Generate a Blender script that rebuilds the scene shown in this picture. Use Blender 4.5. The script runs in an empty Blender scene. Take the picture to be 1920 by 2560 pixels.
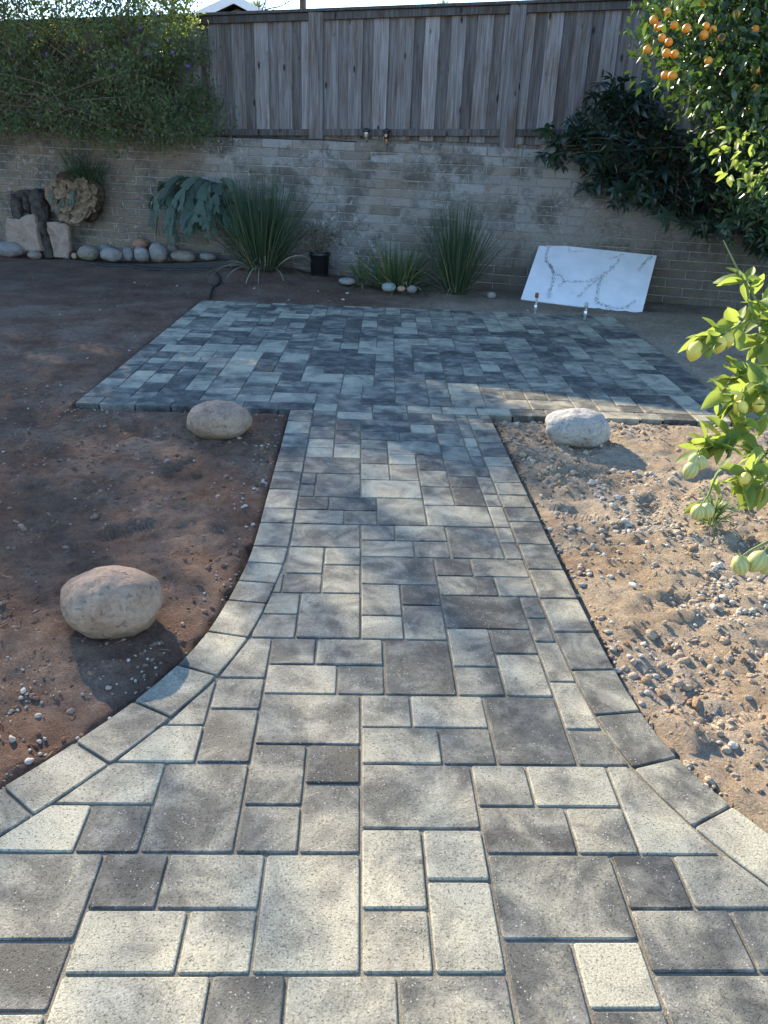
import bpy, math, random
import numpy as np
from mathutils import Matrix, Vector, noise as mnoise
random.seed(7); rng = np.random.default_rng(11)
scene = bpy.context.scene
col = scene.collection
IN = .0254

# ------------------------------------------------------------------ camera
FPX, PITCH, ROLL, YAW = 1957.7, .43314, .03875, -.04308
CAM = np.array([-.0353, -1.3711, 1.5457])
def cam_axes():
    f = np.array([0, math.cos(PITCH), -math.sin(PITCH)]); u = np.array([0, math.sin(PITCH), math.cos(PITCH)]); r = np.array([1., 0, 0])
    c, s = math.cos(ROLL), math.sin(ROLL)
    r, u = c*r+s*u, -s*r+c*u
    c, s = math.cos(YAW), math.sin(YAW); Z = np.array([[c, -s, 0], [s, c, 0], [0, 0, 1]])
    return Z@r, Z@u, Z@f
CR, CU, CF = cam_axes()
cam_data = bpy.data.cameras.new('camera'); cam = bpy.data.objects.new('camera', cam_data); col.objects.link(cam)
cam_data.sensor_fit = 'HORIZONTAL'; cam_data.sensor_width = 36; cam_data.lens = FPX/1920*36
cam_data.clip_start = .05; cam_data.clip_end = 2000
M = Matrix(((CR[0], CU[0], -CF[0], CAM[0]), (CR[1], CU[1], -CF[1], CAM[1]), (CR[2], CU[2], -CF[2], CAM[2]), (0, 0, 0, 1)))
cam.matrix_world = M
scene.camera = cam

# ------------------------------------------------------------------ sky, sun, exposure
SUN_AZ, SUN_EL = math.radians(28), math.radians(24.5)      # azimuth left of +Y
sun_dir = Vector((-math.sin(SUN_AZ)*math.cos(SUN_EL), math.cos(SUN_AZ)*math.cos(SUN_EL), math.sin(SUN_EL)))
world = bpy.data.worlds.new('World'); scene.world = world; world.use_nodes = True
wn = world.node_tree.nodes; wl = world.node_tree.links
bg = wn['Background']; sky = wn.new('ShaderNodeTexSky'); sky.sky_type = 'NISHITA'; sky.sun_disc = False
sky.sun_elevation = SUN_EL; sky.sun_rotation = -SUN_AZ; sky.air_density = 1.0; sky.dust_density = .1; sky.ozone_density = 4.0
wl.new(sky.outputs[0], bg.inputs[0]); bg.inputs[1].default_value = .15
sl = bpy.data.lights.new('sun', 'SUN'); sl.energy = 4.4; sl.angle = math.radians(.53); sl.color = (1, .86, .64)
sun = bpy.data.objects.new('sun', sl); col.objects.link(sun)
sun.rotation_euler = sun_dir.to_track_quat('Z', 'Y').to_euler(); sun.location = (-12, 22, 14)
vs = scene.view_settings; vs.view_transform = 'Standard'; vs.look = 'None'; vs.exposure = 1.7; vs.gamma = 1; vs.use_curve_mapping = False
scene.render.resolution_x = 768; scene.render.resolution_y = 1024

# ------------------------------------------------------------------ geometry of the place
def ray(x, y): return CF + CR*(x-960)/FPX - CU*(y-1280)/FPX
def gp(x, y, z=0.):
    d = ray(x, y); return CAM + d*(z-CAM[2])/d[2]
def at_depth(x, y, zc): return CAM + ray(x, y)*zc
WA, WD, WTOP = -.2951, 9.1305, 1.615
WE = np.array([math.cos(WA), math.sin(WA), 0]); WN = np.array([-math.sin(WA), math.cos(WA), 0]); WO = np.array([0, WD, 0])
def wall_at(s, z, off=0.): return WO + WE*s + WN*off + np.array([0, 0, z])
def wall_px(x, y, off=0.):          # where the sight line meets the wall plane moved back by off
    d = ray(x, y); t = WN@(WO+WN*off-CAM)/(WN@d); return CAM+d*t
def wall_sz(x, y, off=0.):
    p = wall_px(x, y, off); return float(WE@(p-WO)), float(p[2])
WMAT = Matrix(((WE[0], WN[0], 0, 0), (WE[1], WN[1], 0, 0), (0, 0, 1, 0), (0, 0, 0, 1)))

# ------------------------------------------------------------------ object helpers
def tag(o, label=None, cat=None, group=None, kind=None):
    if label: o['label'] = label
    if cat: o['category'] = cat
    if group: o['group'] = group
    if kind: o['kind'] = kind
    return o
def empty(name, loc=(0, 0, 0), rot=None):
    o = bpy.data.objects.new(name, None); col.objects.link(o); o.location = loc; o.empty_display_size = .1
    if rot is not None: o.rotation_euler = rot
    return o
def mesh_from(name, V, Fc, smooth=False):
    me = bpy.data.meshes.new(name); me.from_pydata([tuple(map(float, v)) for v in V], [], [tuple(map(int, f)) for f in Fc])
    if smooth: me.polygons.foreach_set('use_smooth', [True]*len(me.polygons))
    me.update(); return me
def mesh_tris(name, V, T, smooth=False):
    V = np.asarray(V, np.float32); T = np.asarray(T, np.int32); k = T.shape[1]
    me = bpy.data.meshes.new(name); me.vertices.add(len(V)); me.vertices.foreach_set('co', V.ravel())
    me.loops.add(T.size); me.loops.foreach_set('vertex_index', T.ravel()); me.polygons.add(len(T))
    me.polygons.foreach_set('loop_start', np.arange(0, T.size, k, dtype=np.int32)); me.polygons.foreach_set('loop_total', np.full(len(T), k, np.int32))
    me.polygons.foreach_set('use_smooth', np.full(len(T), smooth)); me.update(calc_edges=True); me.validate(); return me
def link(name, me, mat, parent=None, loc=None, rot=None):
    o = bpy.data.objects.new(name, me); col.objects.link(o)
    if mat is not None:
        if not me.materials: me.materials.append(mat)
        elif me.materials[0] != mat: o.material_slots[0].link = 'OBJECT'; o.material_slots[0].material = mat
    if parent is not None: o.parent = parent
    if loc is not None: o.location = loc
    if rot is not None: o.rotation_euler = rot
    return o
class MB:
    def __init__(s): s.v = []; s.f = []
    def add(s, V, Fc):
        n = len(s.v); s.v += [tuple(v) for v in V]; s.f += [tuple(i+n for i in f) for f in Fc]; return s
    def box(s, a, b, bev=0):
        x0, y0, z0 = a; x1, y1, z1 = b
        if bev <= 0:
            V = [(x, y, z) for z in (z0, z1) for y in (y0, y1) for x in (x0, x1)]
            return s.add(V, [(0, 2, 3, 1), (4, 5, 7, 6), (0, 1, 5, 4), (2, 6, 7, 3), (0, 4, 6, 2), (1, 3, 7, 5)])
        d = bev; V = []; 
        for (sx, X) in ((1, x0), (-1, x1)):
            for (sy, Y) in ((1, y0), (-1, y1)):
                for (sz, Z) in ((1, z0), (-1, z1)):
                    V += [(X, Y+sy*d, Z+sz*d), (X+sx*d, Y, Z+sz*d), (X+sx*d, Y+sy*d, Z)]
        c = lambda i, j, k, m: (i*4+j*2+k)*3+m
        Fc = [(c(0,0,0,0), c(0,0,1,0), c(0,1,1,0), c(0,1,0,0)), (c(1,0,0,0), c(1,1,0,0), c(1,1,1,0), c(1,0,1,0)),
              (c(0,0,0,1), c(1,0,0,1), c(1,0,1,1), c(0,0,1,1)), (c(0,1,0,1), c(0,1,1,1), c(1,1,1,1), c(1,1,0,1)),
              (c(0,0,0,2), c(0,1,0,2), c(1,1,0,2), c(1,0,0,2)), (c(0,0,1,2), c(1,0,1,2), c(1,1,1,2), c(0,1,1,2))]
        for j in (0, 1):
            for k in (0, 1): Fc.append((c(0,j,k,1), c(0,j,k,2), c(1,j,k,2), c(1,j,k,1)))
        for i in (0, 1):
            for k in (0, 1): Fc.append((c(i,0,k,0), c(i,0,k,2), c(i,1,k,2), c(i,1,k,0)))
        for i in (0, 1):
            for j in (0, 1): Fc.append((c(i,j,0,0), c(i,j,0,1), c(i,j,1,1), c(i,j,1,0)))
        for i in (0, 1):
            for j in (0, 1):
                for k in (0, 1): Fc.append((c(i,j,k,0), c(i,j,k,1), c(i,j,k,2)))
        return s.add(V, Fc)
    def tube(s, pts, rad, n=8, cap=True):
        pts = [Vector(p) for p in pts]; m = len(pts)
        if not hasattr(rad, '__len__'): rad = [rad]*m
        base = len(s.v); up = Vector((.13, .21, .97)); rings = []
        for i, p in enumerate(pts):
            t = (pts[min(i+1, m-1)]-pts[max(i-1, 0)]).normalized()
            a = t.cross(up)
            if a.length < .05: a = t.cross(Vector((1, 0, 0)))
            a.normalize(); b = t.cross(a)
            for k in range(n):
                th = 2*math.pi*k/n; s.v.append(tuple(p+(a*math.cos(th)+b*math.sin(th))*rad[i]))
        for i in range(m-1):
            for k in range(n):
                s.f.append((base+i*n+k, base+i*n+(k+1) % n, base+(i+1)*n+(k+1) % n, base+(i+1)*n+k))
        if cap: s.f.append(tuple(base+k for k in range(n))[::-1]); s.f.append(tuple(base+(m-1)*n+k for k in range(n)))
        return s
    def lathe(s, prof, n=24, c=(0, 0, 0)):
        base = len(s.v)
        for r, z in prof:
            for k in range(n): s.v.append((c[0]+r*math.cos(2*math.pi*k/n), c[1]+r*math.sin(2*math.pi*k/n), c[2]+z))
        for i in range(len(prof)-1):
            for k in range(n): s.f.append((base+i*n+k, base+i*n+(k+1) % n, base+(i+1)*n+(k+1) % n, base+(i+1)*n+k))
        return s
    def build(s, name, mat, parent=None, smooth=False, loc=None, rot=None):
        me = mesh_from(name, s.v, s.f, smooth)
        import bmesh
        bm = bmesh.new(); bm.from_mesh(me); bmesh.ops.recalc_face_normals(bm, faces=bm.faces); bm.to_mesh(me); bm.free()
        return link(name, me, mat, parent, loc, rot)

# ------------------------------------------------------------------ material helpers
class NT:
    def __init__(s, name, rough=.8, spec=.3):
        s.m = bpy.data.materials.new(name); s.m.use_nodes = True; s.n = s.m.node_tree.nodes; s.l = s.m.node_tree.links
        s.b = s.n['Principled BSDF']; s.out = s.n['Material Output']; s.b.inputs['Roughness'].default_value = rough; s.b.inputs['Specular IOR Level'].default_value = spec
    def new(s, t, **k):
        nd = s.n.new(t)
        for a, v in k.items(): setattr(nd, a, v)
        return nd
    def lk(s, a, b): s.l.new(a, b)
    def coord(s, kind='Object', scale=(1, 1, 1), rand=False):
        tc = s.new('ShaderNodeTexCoord'); mp = s.new('ShaderNodeMapping'); mp.inputs['Scale'].default_value = scale
        s.lk(tc.outputs[kind], mp.inputs[0])
        if rand:
            oi = s.new('ShaderNodeObjectInfo'); vm = s.new('ShaderNodeVectorMath', operation='SCALE'); vm.inputs[0].default_value = (37, 53, 71)
            s.lk(oi.outputs['Random'], vm.inputs['Scale']); s.lk(vm.outputs[0], mp.inputs['Location'])
        return mp.outputs[0]
    def noise(s, vec, scale, detail=4, rough=.55, dist=0):
        nd = s.new('ShaderNodeTexNoise'); nd.inputs['Scale'].default_value = scale; nd.inputs['Detail'].default_value = detail
        nd.inputs['Roughness'].default_value = rough; nd.inputs['Distortion'].default_value = dist
        if vec is not None: s.lk(vec, nd.inputs['Vector'])
        return nd.outputs['Fac']
    def voro(s, vec, scale, feature='F1', out='Distance', rnd=1):
        nd = s.new('ShaderNodeTexVoronoi', feature=feature); nd.inputs['Scale'].default_value = scale; nd.inputs['Randomness'].default_value = rnd
        if vec is not None: s.lk(vec, nd.inputs['Vector'])
        return nd.outputs[out]
    def ramp(s, fac, stops, interp='LINEAR'):
        nd = s.new('ShaderNodeValToRGB'); cr = nd.color_ramp; cr.interpolation = interp
        while len(cr.elements) < len(stops): cr.elements.new(.5)
        for e, (p, c) in zip(cr.elements, stops):
            e.position = p; e.color = (c, c, c, 1) if not hasattr(c, '__len__') else (*c, 1)
        s.lk(fac, nd.inputs[0]); return nd.outputs[0]
    def mix(s, fac, a, b, mode='MIX'):
        nd = s.new('ShaderNodeMix', data_type='RGBA', blend_type=mode)
        for v, i in ((fac, nd.inputs[0]), (a, nd.inputs[6]), (b, nd.inputs[7])):
            if hasattr(v, 'is_output'): s.lk(v, i)
            elif hasattr(v, '__len__'): i.default_value = (*v, 1)
            else: i.default_value = v
        return nd.outputs[2]
    def math(s, op, a, b=0, clamp=False):
        nd = s.new('ShaderNodeMath', operation=op, use_clamp=clamp)
        for v, i in ((a, nd.inputs[0]), (b, nd.inputs[1])):
            if hasattr(v, 'is_output'): s.lk(v, i)
            else: i.default_value = v
        return nd.outputs[0]
    def bump(s, h, dist, strength=1., prev=None):
        nd = s.new('ShaderNodeBump'); nd.inputs['Distance'].default_value = dist; nd.inputs['Strength'].default_value = strength
        s.lk(h, nd.inputs['Height'])
        if prev is not None: s.lk(prev, nd.inputs['Normal'])
        s.lk(nd.outputs[0], s.b.inputs['Normal']); return nd.outputs[0]
    def color(s, c):
        if hasattr(c, 'is_output'): s.lk(c, s.b.inputs['Base Color'])
        else: s.b.inputs['Base Color'].default_value = (*c, 1)
        return s
    def island(s): return s.new('ShaderNodeNewGeometry').outputs['Random Per Island']
    def objrand(s): return s.new('ShaderNodeObjectInfo').outputs['Random']
    def translucent(s, colr, fac):
        t = s.new('ShaderNodeBsdfTranslucent'); mx = s.new('ShaderNodeMixShader'); mx.inputs[0].default_value = fac
        if hasattr(colr, 'is_output'): s.lk(colr, t.inputs[0])
        else: t.inputs[0].default_value = (*colr, 1)
        s.lk(s.b.outputs[0], mx.inputs[1]); s.lk(t.outputs[0], mx.inputs[2]); s.lk(mx.outputs[0], s.out.inputs[0])

def plain(name, c, rough=.7, spec=.3, metal=0, vary=.12, scale=8, bump=0):
    t = NT(name, rough, spec); v = t.coord(rand=True); n = t.noise(v, scale, 5)
    lo = tuple(x*(1-vary*2) for x in c); hi = tuple(min(1, x*(1+vary*2)) for x in c)
    t.color(t.ramp(n, [(.25, lo), (.75, hi)])); t.b.inputs['Metallic'].default_value = metal
    if bump: t.bump(t.noise(v, scale*6, 4), bump)
    return t.m

def mat_paver():
    t = NT('paver_concrete', .66, .25); v = t.coord(rand=True)
    oc = t.new('ShaderNodeObjectInfo').outputs['Color']; sep = t.new('ShaderNodeSeparateColor'); t.lk(oc, sep.inputs[0])
    tone = sep.outputs[0]
    blotch = t.noise(v, 6.5, 5, .62, .6)
    k = t.math('ADD', tone, t.math('MULTIPLY', t.math('SUBTRACT', blotch, .5), 2.3), True)
    base = t.ramp(k, [(0, (.055, .053, .046)), (.3, (.105, .101, .085)), (.6, (.235, .216, .162)), (1, (.40, .362, .258))])
    fine = t.noise(v, 230, 4, .7)
    base = t.mix(1, base, t.ramp(fine, [(.28, .48), (.5, 1), (.72, 1.42)]), 'MULTIPLY')
    sp = t.voro(v, 110, 'F1'); spm = t.math('MULTIPLY', t.math('LESS_THAN', sp, .2), t.math('GREATER_THAN', t.noise(v, 33, 2), .55))
    base = t.mix(t.math('MULTIPLY', spm, .55), base, (.55, .52, .46))
    pits = t.ramp(t.noise(v, 150, 3, .65), [(.3, 0), (.42, 1)])
    base = t.mix(t.math('MULTIPLY', t.math('SUBTRACT', 1, pits), .6), base, (.05, .048, .045))
    dust = t.ramp(t.noise(v, 9, 5, .7), [(.5, 0), (.72, .3)])
    base = t.mix(dust, base, (.46, .42, .35))
    t.color(base)
    h = t.math('ADD', t.math('MULTIPLY', pits, .8), t.math('MULTIPLY', fine, .7))
    t.bump(h, .0028, .9); return t.m
def mat_sand():
    t = NT('joint_sand', .95, .1); v = t.coord(); n = t.noise(v, 300, 3, .7); n2 = t.noise(v, 9, 3)
    t.color(t.mix(t.ramp(n2, [(.35, 0), (.65, .7)]), t.ramp(n, [(.3, (.14, .12, .09)), (.7, (.40, .35, .26))]), t.ramp(n, [(.3, (.08, .07, .055)), (.7, (.24, .21, .16))])))
    t.bump(n, .003); return t.m
TREADS = [(-1.0, 1.75, .5, .15), (-1.33, 1.02, 2.6, .13), (1.22, 2.55, .25, .16), (1.05, 2.05, -.4, .15), (1.2, 1.2, .3, .15), (-.95, 2.5, 1.2, .15), (1.75, 1.75, .9, .14), (1.15, .55, .2, .13), (1.45, 2.15, 1.1, .15), (1.5, .85, -.6, .14), (1.95, 2.6, .4, .15), (-1.6, 2.2, .2, .15), (-1.25, 3.0, -.5, .15)]
def mat_soil():
    t = NT('soil', .95, .12); v = t.coord()
    sx = t.new('ShaderNodeSeparateXYZ'); t.lk(v, sx.inputs[0]); X, Y = sx.outputs[0], sx.outputs[1]
    warp = t.math('MULTIPLY', t.math('SUBTRACT', t.noise(v, .9, 4, .6), .5), 2.4)
    side = t.ramp(t.math('ADD', t.math('ADD', X, warp), 0), [(0, 0), (.35, 0), (.85, 1)])           # sandier right of the path
    n1 = t.noise(v, 2.2, 6, .62); n2 = t.noise(v, 26, 6, .75); n3 = t.noise(v, 150, 5, .8)
    left = t.ramp(n1, [(.3, (.17, .09, .056)), (.5, (.26, .155, .102)), (.7, (.36, .245, .172))])
    right = t.ramp(n1, [(.28, (.34, .22, .135)), (.42, (.47, .355, .24)), (.7, (.56, .46, .345))])
    c = t.mix(side, left, right)
    grey = t.ramp(t.noise(v, 1.3, 5, .65), [(.52, 0), (.66, 1)])
    c = t.mix(t.math('MULTIPLY', grey, .4), c, (.36, .30, .235))
    c = t.mix(1, c, t.ramp(n2, [(.3, .62), (.5, 1), (.72, 1.25)]), 'MULTIPLY')
    c = t.mix(1, c, t.ramp(n3, [(.3, .5), (.5, 1), (.7, 1.45)]), 'MULTIPLY')
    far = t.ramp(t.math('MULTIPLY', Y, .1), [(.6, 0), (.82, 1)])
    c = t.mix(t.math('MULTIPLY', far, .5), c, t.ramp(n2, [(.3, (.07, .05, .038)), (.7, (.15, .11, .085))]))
    t.color(c)
    h = t.math('ADD', t.math('MULTIPLY', n2, 1.0), t.math('MULTIPLY', n3, .6))
    prev = t.bump(h, .04, 1.)
    # boot treads pressed into the soil
    tot = None
    for (cx, cy, ang, L) in TREADS[:10]:
        mp = t.new('ShaderNodeMapping', vector_type='TEXTURE'); mp.inputs['Location'].default_value = (cx, cy, 0); mp.inputs['Rotation'].default_value = (0, 0, ang)
        mp.inputs['Scale'].default_value = (L, L*.38, 1); t.lk(v, mp.inputs[0])
        ln = t.new('ShaderNodeVectorMath', operation='LENGTH'); s2 = t.new('ShaderNodeVectorMath', operation='MULTIPLY'); s2.inputs[1].default_value = (1, 1, 0)
        t.lk(mp.outputs[0], s2.inputs[0]); t.lk(s2.outputs[0], ln.inputs[0])
        mask = t.ramp(ln.outputs['Value'], [(.75, 1), (1, 0)])
        w = t.new('ShaderNodeTexWave', bands_direction='X'); w.inputs['Scale'].default_value = 2.6; w.inputs['Distortion'].default_value = 1.2; t.lk(mp.outputs[0], w.inputs[0])
        q = t.math('MULTIPLY', mask, w.outputs['Fac']); tot = q if tot is None else t.math('ADD', tot, q)
    t.bump(tot, .016, .8, prev); return t.m
def mat_stone(name, stops, scale=3., speck=.3):
    t = NT(name, .8, .25); v = t.coord(rand=True); n = t.noise(v, scale, 5, .6, .5); c = t.ramp(n, stops)
    f = t.noise(v, 60, 5, .7); c = t.mix(1, c, t.ramp(f, [(.25, 1-speck), (.5, 1), (.75, 1+speck)]), 'MULTIPLY')
    d = t.noise(v, 9, 4, .7); c = t.mix(t.ramp(d, [(.6, 0), (.72, .45)]), c, tuple(x*.55 for x in stops[0][1]))
    tc = t.new('ShaderNodeTexCoord'); sz = t.new('ShaderNodeSeparateXYZ'); t.lk(tc.outputs['Object'], sz.inputs[0])
    dirt = t.ramp(t.math('ADD', t.math('MULTIPLY', sz.outputs[2], -6), t.math('MULTIPLY', d, .9)), [(.62, 0), (1., .75)]); c = t.mix(dirt, c, (.2, .135, .09))
    pit = t.ramp(t.noise(v, 38, 3, .6), [(.3, 0), (.4, 1)]); c = t.mix(t.math('MULTIPLY', t.math('SUBTRACT', 1, pit), .2), c, (.1, .075, .055))
    t.color(c); t.bump(t.math('ADD', t.math('ADD', f, pit), t.math('MULTIPLY', n, 2)), .008, .8); return t.m
def mat_block():
    t = NT('slump_block', .92, .15); vo = t.coord(rand=True)
    geo = t.new('ShaderNodeNewGeometry'); v = geo.outputs['Position']; sx = t.new('ShaderNodeSeparateXYZ'); t.lk(v, sx.inputs[0])
    r = t.objrand()
    c = t.ramp(r, [(0, (.19, .17, .145)), (.3, (.25, .23, .205)), (.75, (.31, .29, .265)), (1, (.26, .215, .175))])
    stain0 = t.noise(v, 1.6, 5, .7); big = t.noise(v, .75, 4, .6); brown = t.math('ADD', t.math('MULTIPLY', sx.outputs[0], -.4), t.math('MULTIPLY', t.math('SUBTRACT', stain0, .5), .8)); c = t.mix(t.math('MAXIMUM', t.ramp(big, [(.45, 0), (.62, .5)]), t.ramp(brown, [(.62, 0), (.95, .8)])), c, (.2, .145, .098))
    stain = t.noise(v, 2.6, 6, .72); c = t.mix(t.ramp(stain, [(.47, 0), (.6, .85)]), c, (.09, .08, .066))
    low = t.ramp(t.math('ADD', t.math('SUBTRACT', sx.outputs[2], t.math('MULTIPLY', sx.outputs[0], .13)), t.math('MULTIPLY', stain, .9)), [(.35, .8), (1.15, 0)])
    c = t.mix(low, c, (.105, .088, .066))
    scr = t.noise(v, 17, 6, .75, .8); c = t.mix(t.math('MULTIPLY', t.ramp(scr, [(.57, 0), (.63, .8)]), t.ramp(t.noise(v, 1.1, 3), [(.45, 0), (.6, 1)])), c, (.46, .43, .39))
    f = t.noise(v, 90, 4, .7); c = t.mix(1, c, t.ramp(f, [(.25, .6), (.5, 1), (.75, 1.3)]), 'MULTIPLY')
    t.color(c); t.bump(t.math('ADD', f, t.math('MULTIPLY', scr, 1.3)), .008, .8); return t.m
def mat_wood(name, dark=1.):
    t = NT(name, .9, .15); v = t.coord(rand=True, scale=(1, 1, 1)); vg = t.coord(rand=True, scale=(14, 14, .55))
    g = t.noise(vg, 3.2, 6, .65, .6); g2 = t.noise(t.coord(rand=True, scale=(60, 60, .9)), 3, 4, .6)
    r = t.objrand()
    c = t.ramp(g, [(.25, (.075, .06, .052)), (.45, (.2, .175, .16)), (.6, (.27, .25, .24)), (.78, (.36, .345, .34))])
    br = t.noise(t.coord(rand=True, scale=(5, 5, .8)), 2, 4, .6); c = t.mix(t.ramp(br, [(.5, 0), (.68, .7)]), c, (.15, .095, .062))
    c = t.mix(1, c, t.ramp(g2, [(.3, .6), (.55, 1), (.75, 1.12)]), 'MULTIPLY')
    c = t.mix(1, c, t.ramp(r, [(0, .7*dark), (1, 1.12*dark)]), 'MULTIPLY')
    # knots
    kv = t.coord(rand=True, scale=(7, 1, 2.6)); kd = t.voro(kv, 1.15); km = t.ramp(kd, [(.055, 1), (.1, .75), (.16, 0)])
    c = t.mix(km, c, (.03, .024, .02)); t.color(c)
    t.bump(t.math('ADD', g2, t.math('MULTIPLY', g, .8)), .004, .8); return t.m
def mat_leaf(name, stops, trans, fac=.45, rough=.45, spec=.45, objr=False):
    t = NT(name, rough, spec); r = t.objrand() if objr else t.island()
    c = t.ramp(r, stops); t.color(c)
    tr = t.mix(1, c, trans, 'MULTIPLY') if False else trans
    t.translucent(tr, fac); return t.m

MAT = dict(
    paver=mat_paver(), sand=mat_sand(), soil=mat_soil(), block=mat_block(), wood=mat_wood('weathered_board'), wood_dark=mat_wood('dark_rail', .55), wood_front=mat_wood('light_board', 1.2), wood_back=mat_wood('dark_board', .8),  # one wood colour scaled: lighter on front boards and posts, darker on back boards
    mortar=plain('mortar', (.26, .245, .225), .95, .1, vary=.2, scale=14, bump=.004),
    rock_pink=mat_stone('pink_river_stone', [(.3, (.26, .15, .09)), (.5, (.36, .235, .155)), (.72, (.42, .30, .21))], 4.5),
    rock_tan=mat_stone('tan_river_stone', [(.3, (.25, .165, .115)), (.55, (.36, .255, .18)), (.75, (.42, .32, .24))], 5),
    rock_grey=mat_stone('pale_grey_stone', [(.3, (.25, .225, .19)), (.5, (.35, .325, .285)), (.72, (.42, .395, .355))], 5),
    rock_dark=mat_stone('dark_grey_stone', [(.3, (.15, .14, .13)), (.55, (.22, .21, .195)), (.75, (.3, .285, .26))], 6),
    rock_rust=mat_stone('rust_stone', [(.3, (.2, .1, .06)), (.55, (.3, .17, .11)), (.75, (.34, .24, .18))], 6),
    rock_green=mat_stone('green_stone', [(.3, (.16, .2, .18)), (.55, (.24, .29, .27)), (.75, (.3, .34, .32))], 6),
    flag=mat_stone('sandstone_flag', [(.3, (.2, .135, .1)), (.5, (.28, .2, .15)), (.72, (.33, .255, .2))], 7),
    rock_mid=mat_stone('shaded_brown_stone', [(.3, (.15, .125, .10)), (.55, (.22, .19, .155)), (.75, (.28, .25, .21))], 6), rock_mid2=mat_stone('shaded_grey_stone', [(.3, (.16, .15, .14)), (.55, (.24, .225, .205)), (.75, (.3, .285, .265))], 6),  # darker stone copies: the shade along the wall is put into their colour
    gravel=None, black=plain('black_plastic', (.014, .015, .018), .42, .5, vary=.15), bark=plain('bark', (.13, .095, .07), .95, .1, vary=.35, scale=12, bump=.012),
    deadwood=plain('dead_wood', (.075, .062, .052), .95, .1, vary=.4, scale=10, bump=.02), twig=plain('twig', (.17, .13, .095), .9, .1, vary=.3),
    greentwig=plain('green_twig', (.16, .2, .07), .7, .3, vary=.2), straw=None,
    white=plain('white_trim', (.75, .74, .72), .6, .3, vary=.03), siding=plain('grey_siding', (.22, .21, .19), .8, .2, vary=.05), roof=plain('roof_shingle', (.12, .11, .1), .9, .1, vary=.25),
    metal=plain('galvanised_metal', (.55, .56, .58), .35, .5, metal=.9, vary=.08), pvc=plain('grey_pvc', (.33, .34, .33), .5, .4, vary=.08), rust=plain('rusty_cap', (.2, .075, .03), .85, .2, vary=.3),
    copper=plain('amber_lens', (.6, .3, .08), .3, .5), hose=plain('black_tube', (.025, .024, .024), .5, .4), moss=plain('peat_moss', (.09, .06, .04), .98, .05, vary=.4, scale=22, bump=.02),
)
t = NT('gravel_stone', .9, .15); MAT['gravel'] = t.color(t.mix(.75, t.ramp(t.island(), [(0, (.34, .29, .23)), (.4, (.5, .44, .36)), (.8, (.6, .55, .46)), (1, (.42, .3, .21))]), t.ramp(t.noise(t.coord(), 90, 4), [(.3, (.25, .22, .19)), (.7, (.55, .5, .44))]), 'MULTIPLY')).m
MAT['gravel'].node_tree.nodes['Mix'].inputs[0].default_value = .35
t = NT('soil_clod', .95, .08); MAT['clod_r'] = t.color(t.mix(1, t.ramp(t.island(), [(0, (.24, .15, .09)), (.5, (.40, .29, .19)), (1, (.5, .4, .29))]), t.ramp(t.noise(t.coord(), 130, 4, .7), [(.3, .6), (.7, 1.25)]), 'MULTIPLY')).m; t.bump(t.noise(t.coord(), 160, 4, .7), .006)
t = NT('red_soil_clod', .95, .08); MAT['clod_l'] = t.color(t.ramp(t.island(), [(0, (.12, .065, .042)), (.5, (.2, .12, .08)), (1, (.3, .2, .14))])).m
t = NT('dry_straw', .9, .1); MAT['straw'] = t.color(t.ramp(t.island(), [(0, (.14, .1, .07)), (.5, (.3, .23, .15)), (1, (.48, .4, .28))])).m

# ================================================================== PAVING
inL = np.array([(-12, 150), (-12, 100), (-12, 60), (-13.2, 48), (-15.2, 34.5), (-18, 26.9), (-21.4, 19.9), (-25, 14.2), (-29.7, 7.6), (-34.6, 1.6), (-40, -4.6), (-47, -12), (-56, -20), (-70, -30)], float)
inR = np.array([(27, 150), (27, 100), (27, 50), (27.2, 36), (27.6, 22.5), (29.3, 12.5), (31.6, 6.6), (34.8, .6), (38.4, -4.6), (43, -10), (50, -17), (60, -25), (74, -35)], float)
def resample(P, step=1.):
    d = np.r_[0, np.cumsum(np.linalg.norm(np.diff(P, axis=0), axis=1))]; n = int(d[-1]/step); s = np.linspace(0, d[-1], n)
    Q = np.c_[np.interp(s, d, P[:, 0]), np.interp(s, d, P[:, 1])]
    for _ in range(40): Q[1:-1] = .25*Q[:-2]+.5*Q[1:-1]+.25*Q[2:]
    return Q
inL, inR = resample(inL), resample(inR)
def offset(Q, d):
    t = np.gradient(Q, axis=0); t /= np.linalg.norm(t, axis=1)[:, None]; return Q+np.c_[t[:, 1], -t[:, 0]]*d
outL, outR = offset(inL, 6), offset(inR, -6)     # curves run away from the patio, so outward is to the right hand / left hand
def xL(y, Q=None): Q = inL if Q is None else Q; return np.interp(y, Q[::-1, 1], Q[::-1, 0])
def xR(y, Q=None): Q = inR if Q is None else Q; return np.interp(y, Q[::-1, 1], Q[::-1, 0])
if xL(60, outL) > xL(60): outL = offset(inL, -6)
if xR(60, outR) < xR(60): outR = offset(inR, 6)

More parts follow.
